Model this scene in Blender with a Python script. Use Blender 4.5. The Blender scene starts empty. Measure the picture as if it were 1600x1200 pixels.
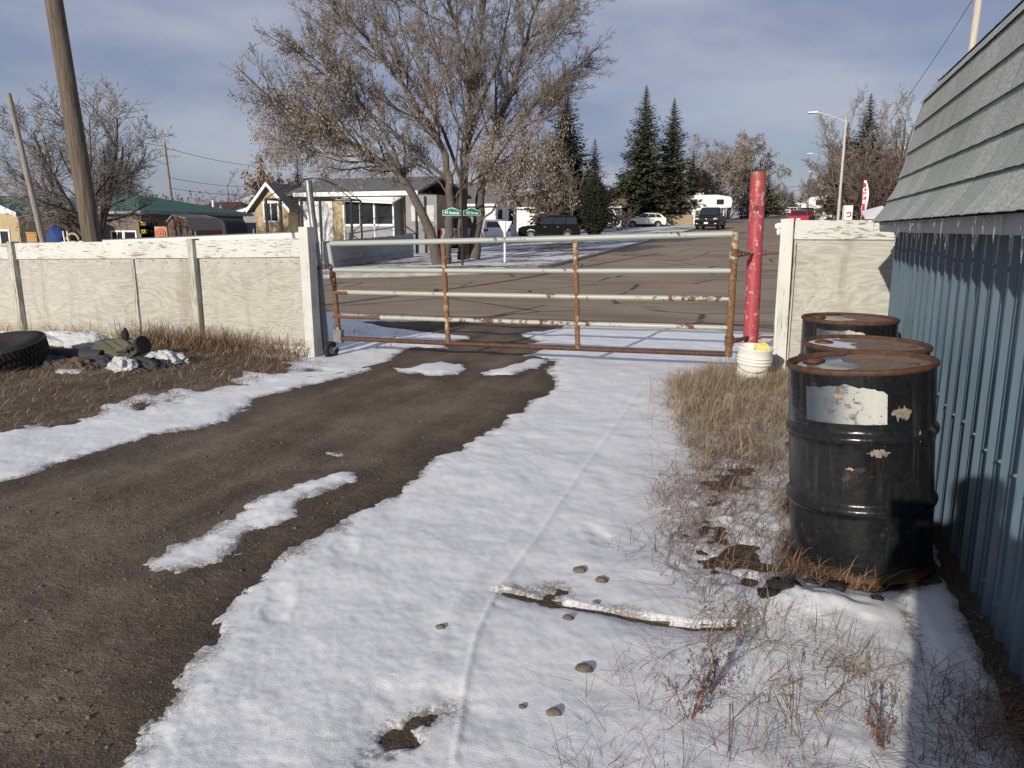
import bpy, bmesh, math, random
import numpy as np
from mathutils import Vector, Matrix

random.seed(7)
RN = np.random.default_rng(11)
R = math.radians
SC = bpy.context.scene
COL = SC.collection

# ------------------------------------------------------------------ camera
CAM_H = 1.45
YAW, PITCH = R(19.117), R(11.383)
cd = bpy.data.cameras.new('camera'); cam = bpy.data.objects.new('camera', cd); COL.objects.link(cam)
cd.sensor_width = 36.0; cd.lens = 36.0 * 1202 / 1600; cd.clip_end = 3000; cd.clip_start = 0.05
cam.location = (0, 0, CAM_H); cam.rotation_euler = (R(90) - PITCH, 0, YAW)
SC.camera = cam

# ------------------------------------------------------------------ sun, sky, exposure
SUN_AZ, SUN_EL = R(9.5), R(17.5)          # light travels towards +Y, a little to +X
sd_ = bpy.data.lights.new('sun', 'SUN'); sun = bpy.data.objects.new('sun', sd_); COL.objects.link(sun)
sd_.energy = 4.6; sd_.angle = R(0.5); sd_.color = (1.0, 0.93, 0.82)
ldir = Vector((math.sin(SUN_AZ) * math.cos(SUN_EL), math.cos(SUN_AZ) * math.cos(SUN_EL), -math.sin(SUN_EL)))
sun.rotation_euler = ldir.to_track_quat('-Z', 'Y').to_euler()
sun.location = (-20, -80, 40)

W = bpy.data.worlds.new('World'); SC.world = W; W.use_nodes = True
nt = W.node_tree; nt.nodes.clear()
wo = nt.nodes.new('ShaderNodeOutputWorld'); bg = nt.nodes.new('ShaderNodeBackground')
sky = nt.nodes.new('ShaderNodeTexSky'); sky.sky_type = 'NISHITA'; sky.sun_disc = False
sky.sun_elevation = SUN_EL; sky.sun_rotation = R(180) + SUN_AZ; sky.air_density = 1.0; sky.dust_density = 1.0
tc = nt.nodes.new('ShaderNodeTexCoord'); mp = nt.nodes.new('ShaderNodeMapping')
mp.inputs['Scale'].default_value = (1.0, 1.0, 3.2)
n1 = nt.nodes.new('ShaderNodeTexNoise'); n1.inputs['Scale'].default_value = 2.3; n1.inputs['Detail'].default_value = 6; n1.inputs['Roughness'].default_value = .52
rp = nt.nodes.new('ShaderNodeValToRGB'); rp.color_ramp.elements[0].position = .36; rp.color_ramp.elements[0].color = (.66, .66, .66, 1)
rp.color_ramp.elements[1].position = .66; rp.color_ramp.elements[1].color = (.97, .97, .97, 1)
n2 = nt.nodes.new('ShaderNodeTexNoise'); n2.inputs['Scale'].default_value = 3.1; n2.inputs['Detail'].default_value = 5
r2 = nt.nodes.new('ShaderNodeValToRGB'); r2.color_ramp.elements[0].position = .42; r2.color_ramp.elements[0].color = (2.45, 2.85, 4.35, 1)
r2.color_ramp.elements[1].position = .64; r2.color_ramp.elements[1].color = (4.2, 4.35, 5.4, 1)
mx = nt.nodes.new('ShaderNodeMix'); mx.data_type = 'RGBA'
L = nt.links.new
L(tc.outputs['Generated'], mp.inputs[0]); L(mp.outputs[0], n1.inputs['Vector']); L(mp.outputs[0], n2.inputs['Vector'])
L(n1.outputs['Fac'], rp.inputs[0]); L(n2.outputs['Fac'], r2.inputs[0])
L(rp.outputs[0], mx.inputs['Factor']); L(sky.outputs[0], mx.inputs['A']); L(r2.outputs[0], mx.inputs['B'])
L(mx.outputs['Result'], bg.inputs['Color']); L(bg.outputs[0], wo.inputs[0])
bg.inputs['Strength'].default_value = 0.10
SC.view_settings.view_transform = 'Standard'; SC.view_settings.look = 'None'
SC.view_settings.gamma = 1; SC.view_settings.exposure = 0.0; SC.view_settings.use_curve_mapping = False

# ------------------------------------------------------------------ helpers: terrain and survey
def sstep(a, b, x):
    t = np.clip((np.asarray(x, float) - a) / (b - a), 0, 1); return t * t * (3 - 2 * t)
def T(X, Y):                                # street level: climbs away, falls off to the left
    X = np.asarray(X, float); Y = np.asarray(Y, float)
    r = np.where(Y > 22, .027 * (Y - 20), .027 * np.clip(Y - 18, 0, None) ** 2 / 8)
    return r + .035 * np.minimum(0, X + 8) * np.clip((Y - 12) / 10, 0, 1) * np.exp(np.minimum(0, X + 60) / 60)
def S(px, d, z=None):                       # bearing (photo column) and distance to a ground position
    k = (px - 800) / 1226 * d
    x, y = -math.sin(YAW) * d + math.cos(YAW) * k, math.cos(YAW) * d + math.sin(YAW) * k
    return Vector((x, y, float(T(x, y)) if z is None else z))

_tab = np.random.default_rng(5).random((256, 256))
def vn(x, y, s=0):
    x = np.asarray(x, float) + s * 17.3; y = np.asarray(y, float) + s * 9.1
    xi = np.floor(x).astype(int); yi = np.floor(y).astype(int); fx = x - xi; fy = y - yi
    fx = fx * fx * (3 - 2 * fx); fy = fy * fy * (3 - 2 * fy)
    a = _tab[xi & 255, yi & 255]; b = _tab[(xi + 1) & 255, yi & 255]; c = _tab[xi & 255, (yi + 1) & 255]; d = _tab[(xi + 1) & 255, (yi + 1) & 255]
    return (a * (1 - fx) + b * fx) * (1 - fy) + (c * (1 - fx) + d * fx) * fy - .5
def fbm(x, y, f, o=4, s=0):
    v = 0; a = 1.0
    for i in range(o): v = v + a * vn(x * f, y * f, s + i * 3); f *= 2.03; a *= .5
    return v
def sdf(P, x, y):                            # signed distance, positive inside
    d = np.full(x.shape, 1e9); ins = np.zeros(x.shape, bool); n = len(P)
    for i in range(n):
        ax, ay = P[i]; bx, by = P[(i + 1) % n]; ex, ey = bx - ax, by - ay
        t = np.clip(((x - ax) * ex + (y - ay) * ey) / (ex * ex + ey * ey + 1e-12), 0, 1)
        d = np.minimum(d, (x - ax - t * ex) ** 2 + (y - ay - t * ey) ** 2)
        c = ((ay > y) != (by > y)) & (x < (bx - ax) * (y - ay) / ((by - ay) if by != ay else 1e-9) + ax)
        ins ^= c
    d = np.sqrt(d); return np.where(ins, d, -d)
def pdist(P, x, y):                          # distance to a polyline and which side (+ = left/up)
    d = np.full(x.shape, 1e9); side = np.zeros(x.shape)
    for i in range(len(P) - 1):
        ax, ay = P[i]; bx, by = P[i + 1]; ex, ey = bx - ax, by - ay
        t = np.clip(((x - ax) * ex + (y - ay) * ey) / (ex * ex + ey * ey), 0, 1)
        q = np.hypot(x - ax - t * ex, y - ay - t * ey); c = ex * (y - ay) - ey * (x - ax)
        side = np.where(q < d, np.sign(c), side); d = np.minimum(d, q)
    return d, side

# ------------------------------------------------------------------ helpers: materials
class Mat:
    def __init__(s, name, rough=.75, metal=0., spec=.35):
        s.m = bpy.data.materials.new(name); s.m.use_nodes = True; s.t = s.m.node_tree
        s.b = s.t.nodes['Principled BSDF']; s.b.inputs['Roughness'].default_value = rough
        s.b.inputs['Metallic'].default_value = metal; s.b.inputs['Specular IOR Level'].default_value = spec
        s._c = None
    def n(s, typ, ins=None, **kw):
        x = s.t.nodes.new(typ)
        for k, v in kw.items(): setattr(x, k, v)
        for k, v in (ins or {}).items(): s.put(x.inputs[k], v)
        return x
    def put(s, sock, v):
        if isinstance(v, bpy.types.NodeSocket): s.t.links.new(v, sock)
        else:
            if sock.type == 'RGBA' and len(v) == 3: v = (*v, 1)
            sock.default_value = v
    def vec(s, scale=(1, 1, 1), rnd=False, loc=(0, 0, 0)):
        c = s.n('ShaderNodeTexCoord').outputs['Object']
        if rnd:
            r = s.n('ShaderNodeObjectInfo').outputs['Random']
            m = s.n('ShaderNodeMath', {0: r, 1: 37.0}, operation='MULTIPLY').outputs[0]
            c = s.n('ShaderNodeVectorMath', {0: c, 1: s.n('ShaderNodeCombineXYZ', {0: m, 1: m, 2: m}).outputs[0]}, operation='ADD').outputs[0]
        return s.n('ShaderNodeMapping', {'Vector': c, 'Scale': scale, 'Location': loc}).outputs[0]
    def noise(s, scale, detail=4, rough=.55, vec=None, dist=0.):
        i = {'Scale': scale, 'Detail': detail, 'Roughness': rough, 'Distortion': dist, 'Vector': vec if vec is not None else s.vec()}
        return s.n('ShaderNodeTexNoise', i).outputs['Fac']
    def voro(s, scale, vec=None, feature='F1', out='Distance', rnd=1.):
        return s.n('ShaderNodeTexVoronoi', {'Scale': scale, 'Vector': vec if vec is not None else s.vec(), 'Randomness': rnd}, feature=feature).outputs[out]
    def ramp(s, fac, stops, mode='LINEAR'):
        x = s.n('ShaderNodeValToRGB', {0: fac}); e = x.color_ramp.elements; x.color_ramp.interpolation = mode
        while len(e) < len(stops): e.new(.5)
        for q, (p, c) in zip(e, stops):
            if not hasattr(c, '__len__'): c = (c, c, c)
            q.position = p; q.color = (*c, 1)
        return x.outputs[0]
    def mix(s, f, a, b, mode='MIX'):
        x = s.n('ShaderNodeMix', data_type='RGBA', blend_type=mode)
        s.put(x.inputs[0], f); s.put(x.inputs[6], a); s.put(x.inputs[7], b); return x.outputs[2]
    def math(s, op, a, b=0., c=0.):
        return s.n('ShaderNodeMath', {0: a, 1: b, 2: c}, operation=op).outputs[0]
    def xyz(s):
        x = s.n('ShaderNodeSeparateXYZ', {0: s.n('ShaderNodeTexCoord').outputs['Object']}); return x.outputs
    def bump(s, h, strength=.5, dist=.01):
        s.put(s.b.inputs['Normal'], s.n('ShaderNodeBump', {'Strength': strength, 'Distance': dist, 'Height': h, **({'Normal': s._c} if s._c else {})}).outputs[0]); return s
    def col(s, c): s.put(s.b.inputs['Base Color'], c); return s
    def rough(s, v): s.put(s.b.inputs['Roughness'], v); return s

def plain(name, c, rough=.7, metal=0., spec=.35, var=.18, scale=6., bump=0., rnd=False):
    m = Mat(name, rough, metal, spec)
    f = m.noise(scale, 5, .6, m.vec(rnd=rnd)); d = tuple(x * (1 - var) for x in c); l = tuple(min(.95, x * (1 + var)) for x in c)
    m.col(m.ramp(f, [(.3, d), (.7, l)]))
    if bump: m.bump(m.noise(scale * 8, 4, .6), bump, .01)
    return m.m
def glass(name, c=(.02, .025, .03)):
    m = Mat(name, .06, 0, .6); m.col(c); return m.m

MT = {}
def build_materials():
    m = Mat('dirt', .9, 0, .2)
    f = m.noise(1.3, 8, .62); g = m.noise(28, 6, .7); v = m.voro(95); st = m.noise(.9, 5, .6, m.vec((3.2, .45, 1)))
    c = m.ramp(m.math('ADD', m.math('MULTIPLY', f, .35), m.math('ADD', m.math('MULTIPLY', g, .35), m.math('MULTIPLY', st, .3))), [(.35, (.055, .038, .026)), (.47, (.122, .089, .062)), (.55, (.175, .133, .096)), (.68, (.27, .216, .163))])
    wa = m.n('ShaderNodeAttribute', attribute_name='wet').outputs['Fac']; c = m.mix(m.math('MULTIPLY', wa, .55), c, (.028, .019, .013)); tk = m.n('ShaderNodeAttribute', attribute_name='track').outputs['Fac']; c = m.mix(m.math('MULTIPLY', tk, .62), c, (.215, .172, .128)); dm = m.ramp(m.noise(.75, 6, .6, m.vec((1.6, .55, 1), loc=(2, 5, 0))), [(.50, 0.), (.63, 1.)]); c = m.mix(m.math('MULTIPLY', dm, .45), c, (.042, .03, .021))
    pb = m.ramp(m.voro(150, out='Color'), [(.80, 0.), (.86, 1.)]); c = m.mix(m.math('MULTIPLY', pb, .5), c, (.19, .165, .14))
    m.col(c); m.bump(m.math('ADD', m.math('MULTIPLY', g, 1.6), m.math('MULTIPLY', v, .35)), .8, .012); MT['dirt'] = m.m

    m = Mat('snow', .62, 0, .3)
    f = m.noise(5, 6, .6); g = m.noise(170, 4, .7); h = m.noise(38, 5, .65)
    c = m.ramp(f, [(.3, (.72, .725, .725)), (.7, (.80, .80, .79))])
    sp = m.ramp(m.noise(60, 3, .7), [(.70, 0.), (.76, 1.)])
    c = m.mix(m.math('MULTIPLY', sp, .35), c, (.30, .26, .22))
    th = m.n('ShaderNodeAttribute', attribute_name='thin').outputs['Fac']; gr_ = m.noise(75, 5, .75); dk = m.ramp(m.math('ADD', gr_, m.math('MULTIPLY', th, .24)), [(.62, 0.), (.70, 1.)]); c = m.mix(m.math('MULTIPLY', dk, m.math('MULTIPLY', th, .85)), c, (.13, .098, .07)); c = m.mix(m.math('MULTIPLY', th, .22), c, (.42, .40, .37)); m.col(c)
    m.bump(m.math('ADD', m.math('MULTIPLY', g, .9), m.math('MULTIPLY', h, .3)), .38, .007); MT['snow'] = m.m

    m = Mat('asphalt', .85, 0, .3)
    f = m.noise(.35, 6, .6); g = m.noise(14, 6, .7); s2 = m.noise(1.1, 6, .65, m.vec((.22, 1.4, 1)))
    c = m.ramp(m.math('ADD', m.math('MULTIPLY', f, .45), m.math('ADD', m.math('MULTIPLY', g, .2), m.math('MULTIPLY', s2, .35))), [(.34, (.155, .115, .078)), (.5, (.28, .217, .152)), (.66, (.36, .287, .207))])
    wv = m.n('ShaderNodeVectorMath', {0: m.vec(), 1: m.n('ShaderNodeTexNoise', {'Scale': 1.1, 'Detail': 5.}).outputs['Color']}, operation='ADD').outputs[0]
    ck = m.ramp(m.voro(.33, wv, 'DISTANCE_TO_EDGE'), [(.006, 1.), (.022, 0.)])
    ck2 = m.ramp(m.noise(.5, 2), [(.40, 0.), (.52, 1.)])
    c = m.mix(m.math('MULTIPLY', m.math('MULTIPLY', ck, ck2), .85), c, (.025, .022, .02))
    pt = m.ramp(m.noise(.32, 3, .5, m.vec((1, 1.6, 1), loc=(3, 1, 0))), [(.69, 0.), (.70, 1.)]); c = m.mix(m.math('MULTIPLY', pt, .55), c, (.045, .04, .037))
    m.col(c); m.bump(g, .4, .008); MT['asphalt'] = m.m

    m = Mat('lawn', .95, 0, .1)
    f = m.noise(.22, 7, .68, m.vec((1, 1.5, 1))); g = m.noise(3.5, 6, .75)
    dr = m.ramp(g, [(.3, (.065, .047, .03)), (.6, (.16, .118, .075)), (.8, (.21, .165, .11))])
    sn = m.ramp(m.math('ADD', m.math('MULTIPLY', f, .62), m.math('MULTIPLY', g, .38)), [(.445, 0.), (.53, 1.)])
    m.col(m.mix(sn, dr, (.72, .73, .76))); m.bump(g, .8, .05); MT['lawn'] = m.m

    MT['concrete'] = plain('concrete', (.30, .28, .25), .85, var=.25, scale=3, bump=.3)

    m = Mat('plywood', .8, 0, .2)
    v = m.vec((.55, 1, 2.0), rnd=True); n0 = m.noise(1.6, 3, .5, v, .6)
    rings = m.math('SINE', m.math('MULTIPLY', n0, 105.)); fine = m.noise(2.2, 6, .7, m.vec((4, 4, 85), rnd=True)); wx = m.noise(1.4, 5, .65, m.vec((1, 1, 2), rnd=True))
    bl = m.noise(9, 4, .6, m.vec((.5, 1, 3.5), rnd=True))
    k = m.math('ADD', m.math('MULTIPLY', rings, .06), m.math('ADD', m.math('MULTIPLY', fine, .55), m.math('ADD', m.math('MULTIPLY', wx, .35), m.math('MULTIPLY', bl, .2))))
    c = m.ramp(k, [(.34, (.25, .23, .195)), (.5, (.385, .365, .32)), (.62, (.445, .428, .382)), (.78, (.53, .518, .475))])
    zz = m.xyz()[2]; lo = m.ramp(m.math('ADD', zz, m.math('MULTIPLY', wx, .25)), [(.22, 1.), (.34, 0.)]); c = m.mix(m.math('MULTIPLY', lo, .6), c, (.25, .19, .115))
    stn = m.ramp(m.noise(1.8, 6, .65, m.vec((2.2, 1, .35), rnd=True)), [(.54, 0.), (.68, 1.)]); c = m.mix(m.math('MULTIPLY', stn, .45), c, (.21, .18, .14))
    kn = m.voro(4.6, m.vec((1, .001, 1.4), rnd=True)); kr = m.ramp(kn, [(.030, 1.), (.055, 0.)]); ks = m.ramp(m.voro(4.6, m.vec((1, .001, 1.4), rnd=True), out='Color'), [(.50, 1.), (.54, 0.)])
    c = m.mix(m.math('MULTIPLY', m.math('MULTIPLY', kr, ks), .8), c, (.15, .10, .06))
    m.col(c); m.bump(m.math('ADD', m.math('MULTIPLY', rings, .3), fine), .5, .004); MT['plywood'] = m.m

    def flaky(name, paint, wood, amt, grainaxis=(4, 4, 60), dark=(.10, .09, .075)):
        m = Mat(name, .75, 0, .3)
        a = m.noise(7, 8, .7, m.vec((grainaxis[0] * .35, grainaxis[1] * .35, grainaxis[2] * .12), rnd=True)); b = m.noise(3, 6, .7, m.vec(grainaxis, rnd=True)); d = m.noise(2.2, 5, .6, m.vec(rnd=True))
        t = m.math('ADD', m.math('MULTIPLY', a, .6), m.math('ADD', m.math('MULTIPLY', b, .2), m.math('MULTIPLY', d, .2)))
        w = m.ramp(b, [(.35, dark), (.6, wood)])
        pc = m.ramp(d, [(.3, tuple(x * .84 for x in paint)), (.7, paint)])
        m.col(m.mix(m.ramp(t, [(amt - .015, 1.), (amt + .015, 0.)]), pc, w))
        m.bump(m.math('ADD', t, m.math('MULTIPLY', b, .4)), .6, .004); return m.m
    MT['white_board'] = flaky('white_board', (.60, .60, .565), (.34, .315, .25), .452, (3, 60, 60))
    MT['white_post'] = flaky('white_post', (.60, .595, .55), (.36, .35, .27), .43, (40, 40, 3))
    MT['worn_post'] = flaky('worn_post', (.50, .495, .43), (.30, .29, .22), .49, (40, 40, 3))

    def rusty(name, paint, amt, rough=.5, rust=((.065, .028, .016), (.15, .072, .04), (.23, .13, .075)), sc=9):
        m = Mat(name, rough, 0., .45)
        a = m.noise(sc, 8, .72, m.vec(rnd=True)); b = m.noise(sc * 4, 6, .7); x = m.noise(1.0, 3, .5, m.vec(rnd=True))
        t = m.math('ADD', m.math('MULTIPLY', a, .55), m.math('MULTIPLY', x, .45))
        rc = m.ramp(b, [(.3, rust[0]), (.55, rust[1]), (.75, rust[2])])
        k = m.ramp(t, [(amt - .012, 1.), (amt + .012, 0.)])
        m.col(m.mix(k, m.ramp(x, [(.3, tuple(q * .9 for q in paint)), (.7, paint)]), rc)); m.rough(m.math('MULTIPLY_ADD', k, .4, rough * .8)); m.bump(m.math('ADD', k, b), .35, .002); return m.m
    MT['rail_paint'] = rusty('rail_paint', (.34, .37, .335), .41)
    MT['rail_mid'] = rusty('rail_mid', (.37, .37, .31), .475)
    MT['rail_rust'] = rusty('rail_rust', (.45, .36, .24), .60)
    MT['upright_rust'] = rusty('upright_rust', (.40, .30, .17), .535, rust=((.085, .038, .018), (.19, .10, .045), (.28, .175, .085)))
    m = Mat('red_pole_paint', .5, 0, .4)
    a = m.noise(16, 8, .75, m.vec((1, 1, .6))); b = m.noise(40, 5, .7)
    c = m.ramp(b, [(.3, (.29, .038, .048)), (.7, (.43, .075, .09))])
    c = m.mix(m.ramp(a, [(.575, 0.), (.60, 1.)]), c, (.50, .42, .41)); c = m.mix(m.ramp(a, [(.39, 1.), (.41, 0.)]), c, (.15, .06, .038))
    tp = m.ramp(m.math('ADD', m.xyz()[2], m.math('MULTIPLY', a, .5)), [(2.05 / 2.4, 0.), (2.2 / 2.4, 1.)])
    zt = m.ramp(m.math('MULTIPLY_ADD', m.xyz()[2], .4, m.math('MULTIPLY', a, .12)), [(.80, 0.), (.86, 1.)]); c = m.mix(m.math('MULTIPLY', zt, .6), c, (.27, .085, .04))
    m.col(c); m.bump(a, .5, .004); MT['red_paint'] = m.m

    m = Mat('drum_paint', .3, 0, .36)
    a = m.noise(9, 8, .75); b = m.noise(30, 6, .75); gx = m.xyz()
    c = m.ramp(b, [(.35, (.006, .007, .008)), (.7, (.016, .017, .018))])
    dust = m.ramp(a, [(.60, 0.), (.70, 1.)]); c = m.mix(m.math('MULTIPLY', dust, .2), c, (.17, .15, .12))
    sk = m.ramp(m.noise(2.4, 6, .7, m.vec((9, 9, .7))), [(.56, 0.), (.70, 1.)]); c = m.mix(m.math('MULTIPLY', sk, .16), c, (.17, .13, .10)); chip = m.ramp(m.noise(75, 3, .6), [(.73, 0.), (.76, 1.)]); c = m.mix(m.math('MULTIPLY', chip, .7), c, (.24, .19, .15))
    lowz = m.ramp(m.math('MULTIPLY_ADD', a, .16, gx[2]), [(.085, 1.), (.13, 0.)]); c = m.mix(lowz, c, (.10, .045, .02))
    m.col(c); m.rough(m.ramp(m.math('ADD', dust, m.math('MULTIPLY', lowz, 1.)), [(0., .24), (.8, .75)])); m.bump(m.noise(4, 4), .3, .05); MT['drum'] = m.m
    m = Mat('rust_rim', .7, 0, .4); b = m.noise(25, 7, .7); m.col(m.ramp(b, [(.3, (.035, .018, .012)), (.6, (.10, .045, .025)), (.8, (.17, .08, .04))])); m.bump(b, .5, .003); MT['rust_rim'] = m.m
    def lid(name, loc, snow):
        m = Mat(name, .7, 0, .5); b = m.noise(22, 7, .7); a = m.noise(2.6, 5, .55, m.vec(loc=loc))
        x = m.xyz(); side = m.math('ADD', m.math('MULTIPLY', x[0], -1.0), m.math('MULTIPLY', m.math('SUBTRACT', a, .5), .55))
        k = m.ramp(side, [(.045, 0.), (.055, 1.)])
        c = m.ramp(b, [(.3, (.13, .085, .055)), (.6, (.22, .155, .105)), (.8, (.30, .22, .16))])
        c = m.mix(k, c, (.018, .011, .010)); ro = m.ramp(k, [(0., .75), (1., .10)])
        if snow:
            sn = m.ramp(m.math('ADD', m.math('MULTIPLY', x[0], -1.), m.math('MULTIPLY', m.math('SUBTRACT', m.noise(5, 6, .6, m.vec(loc=(4, 2, 0))), .5), .5)), [(.07, 0.), (.09, 1.)])
            c = m.mix(sn, c, (.66, .66, .68)); ro = m.mix(sn, ro, (.7, .7, .7))
        m.col(c); m.rough(ro); m.bump(m.math('MULTIPLY', b, m.math('SUBTRACT', 1., k)), .35, .003); return m.m
    MT['lid_a'] = lid('lid_wet', (0, 0, 0), False); MT['lid_b'] = lid('lid_snow', (3, 1, 0), True); MT['lid_c'] = lid('lid_dry', (1.5, 6, 0), False)
    m = Mat('drum_label', .55, 0, .4)
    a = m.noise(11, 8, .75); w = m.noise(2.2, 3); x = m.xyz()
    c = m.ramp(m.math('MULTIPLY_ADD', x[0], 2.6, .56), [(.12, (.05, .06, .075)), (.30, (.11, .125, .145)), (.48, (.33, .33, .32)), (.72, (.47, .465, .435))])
    wr = m.ramp(m.math('ADD', m.math('MULTIPLY', a, 1.), m.math('MULTIPLY', m.math('ABSOLUTE', m.math('ADD', x[0], .07)), 1.1)), [(.47, 1.), (.53, 0.)]); c = m.mix(m.math('MULTIPLY', wr, .8), c, (.07, .07, .068))
    c = m.mix(m.ramp(m.noise(46, 5, .75), [(.60, 0.), (.64, 1.)]), c, (.03, .03, .03))
    m.col(c); m.bump(a, .3, .002); MT['label'] = m.m
    MT['sticker_rust'] = plain('sticker_rust', (.34, .20, .115), .8, var=.35, scale=60)
    MT['scuff'] = plain('scuff', (.20, .175, .14), .85, var=.4, scale=40)

    m = Mat('blue_cladding', .38, .0, .5)
    a = m.noise(3, 7, .65, m.vec((1, 8, .5))); c = m.ramp(a, [(.3, (.060, .095, .125)), (.7, (.095, .14, .178))])
    rs = m.ramp(m.noise(8, 7, .7, m.vec((1, 3, .7))), [(.70, 0.), (.74, 1.)]); c = m.mix(m.math('MULTIPLY', rs, .6), c, (.19, .15, .12)); m.col(c); m.bump(m.noise(4, 3), .08, .03); MT['blue'] = m.m
    m = Mat('shingle', .92, 0, .2)
    a = m.noise(78, 4, .8); b = m.noise(5, 4, .6, m.vec(rnd=True)); r_ = m.n('ShaderNodeObjectInfo').outputs['Random']
    c = m.ramp(a, [(.37, (.20, .21, .192)), (.5, (.46, .475, .44)), (.63, (.72, .73, .69))])
    c = m.mix(m.math('MULTIPLY', m.math('SUBTRACT', r_, .1), .75), c, (.30, .315, .29)); c = m.mix(m.math('MULTIPLY', b, .2), c, (.42, .44, .385)); m.col(c); m.bump(a, .9, .004); MT['shingle'] = m.m
    MT['shingle_edge_shade'] = plain('shingle_edge_shade', (.02, .02, .02), .95)  # dark shingle edge, with the shadow under each course put into the colour
    MT['fascia'] = plain('fascia', (.33, .34, .35), .5, var=.1, scale=5)
    m = Mat('ice', .05, 0, .5); m.col((.9, .93, .95)); m.b.inputs['Transmission Weight'].default_value = .9; m.b.inputs['IOR'].default_value = 1.31; MT['ice'] = m.m
    m = Mat('galvanised', .45, .6, .5); a = m.noise(9, 6, .7); m.col(m.ramp(a, [(.3, (.13, .135, .14)), (.7, (.30, .31, .31))])); MT['galv'] = m.m
    MT['screw'] = plain('screw', (.13, .155, .175), .6, .2)
    MT['black'] = plain('black_rubber', (.018, .018, .018), .8, bump=.3)
    MT['tyre'] = plain('tyre_rubber', (.022, .021, .020), .85, var=.35, scale=30, bump=.3)
    MT['chrome'] = plain('chrome', (.6, .6, .6), .25, .9)
    MT['bucket'] = plain('bucket_plastic', (.74, .71, .64), .5, var=.08, scale=5)
    MT['yellow'] = plain('yellow_foam', (.72, .56, .16), .7, var=.2, scale=20)

    def pole(name, a0, a1, a2):
        m = Mat(name, .85, 0, .2); f = m.noise(4, 7, .68, m.vec((9, 9, .35))); g = m.noise(10, 5, .7, m.vec((10, 10, .8)))
        c = m.ramp(f, [(.3, a0), (.5, a1), (.7, a2)]); k = m.ramp(m.voro(3, m.vec((4, 4, 1.2))), [(.06, 1.), (.13, 0.)]); c = m.mix(m.math('MULTIPLY', k, .75), c, (.04, .03, .022))
        m.col(c); m.bump(m.math('ADD', f, m.math('MULTIPLY', g, .5)), .9, .02); return m.m
    MT['pole'] = pole('weathered_pole', (.06, .046, .035), (.135, .106, .083), (.225, .182, .144))
    MT['pole_grey'] = pole('grey_pole', (.15, .13, .115), (.27, .245, .22), (.38, .35, .32))
    MT['pole_pale'] = pole('pale_pole', (.33, .28, .22), (.50, .45, .38), (.60, .56, .50))
    def bark(name, a, b):
        m = Mat(name, .95, 0, .1); f = m.noise(9, 6, .7, m.vec((3, 3, .8))); m.col(m.ramp(f, [(.3, a), (.7, b)])); m.bump(f, .9, .03); return m.m
    MT['bark'] = bark('bark', (.07, .058, .048), (.175, .15, .125)); MT['bark_dark'] = bark('bark_dark', (.05, .04, .033), (.12, .10, .085))
    MT['twig'] = plain('twig', (.20, .168, .143), .9, var=.35, scale=2.); MT['twig_grey'] = plain('twig_grey', (.20, .178, .162), .9, var=.3, scale=2.)
    MT['twig_red'] = plain('twig_red', (.13, .095, .082), .9, var=.3, scale=2.)
    MT['seed'] = plain('seed_clusters', (.27, .22, .18), .9, var=.4, scale=9.)
    MT['brown_leaf'] = plain('brown_leaf', (.25, .18, .125), .9, var=.45, scale=6.)
    MT['tan_leaf'] = plain('tan_leaf', (.22, .18, .14), .9, var=.4, scale=4.)
    MT['needle'] = plain('needle', (.078, .082, .05), .9, spec=.1, var=.5, scale=1.6); MT['needle_dark'] = plain('needle_dark', (.045, .052, .034), .9, spec=.1, var=.5, scale=2.)
    MT['needle_olive'] = plain('needle_olive', (.095, .092, .055), .9, spec=.1, var=.45, scale=1.2)
    MT['grass_dry'] = plain('grass_dry', (.285, .215, .138), .9, var=.45, scale=9.); MT['grass_brown'] = plain('grass_brown', (.20, .125, .075), .9, var=.5, scale=9.)
    MT['weed_red'] = plain('weed_red', (.12, .062, .05), .9, var=.4, scale=30.)
    MT['stone'] = plain('stone', (.13, .11, .085), .8, var=.4, scale=25, bump=.4, rnd=True); MT['clod'] = plain('clod', (.022, .021, .021), .9, var=.4, scale=40, bump=.6)
    MT['glass'] = glass('dark_glass'); MT['glass2'] = glass('grey_glass', (.055, .06, .065))
    for k, c in dict(white=(.74, .74, .72), tan=(.40, .315, .185), brownwall=(.16, .13, .105), greywall=(.25, .255, .265), whitesiding=(.70, .70, .69), trim=(.78, .78, .76), cream=(.62, .55, .40), darkframe=(.025, .023, .022), pinkwall=(.46, .30, .21),
                     orangeply=(.42, .25, .09), bluetarp=(.025, .05, .17), redpaint=(.42, .035, .03), targetboard=(.50, .33, .20), yellowbox=(.75, .62, .06), signwhite=(.76, .76, .76), signgreen=(.01, .16, .11), signblack=(.03, .03, .03),
                     bag=(.70, .70, .69), olive=(.085, .085, .06), darktarp=(.04, .04, .045), barn=(.15, .085, .06), flagred=(.48, .03, .045), cardboard=(.33, .25, .15)).items():
        MT[k] = plain(k, c, .75, var=.14, scale=3., bump=.15)
    for k, c in dict(greenroof=(.055, .13, .10), brownroof=(.085, .055, .048), paleroof=(.46, .50, .49), greyroof=(.145, .14, .135), tanroof=(.20, .135, .095)).items():
        m = Mat(k, .85, 0, .2); f = m.noise(2, 6, .7); w = m.noise(7, 3, .6, m.vec((1, 1, 9))); m.col(m.ramp(m.math('ADD', m.math('MULTIPLY', f, .5), m.math('MULTIPLY', w, .5)), [(.35, tuple(q * .72 for q in c)), (.65, tuple(min(.9, q * 1.2) for q in c))])); m.bump(w, .4, .03); MT[k] = m.m
    m = Mat('mesh_slat', .7, 0, .3); m.col((.66, .64, .61)); MT['slat_white'] = m.m
    MT['greywood'] = plain('greywood', (.36, .36, .355), .9, var=.3, scale=6, rnd=True)
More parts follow.
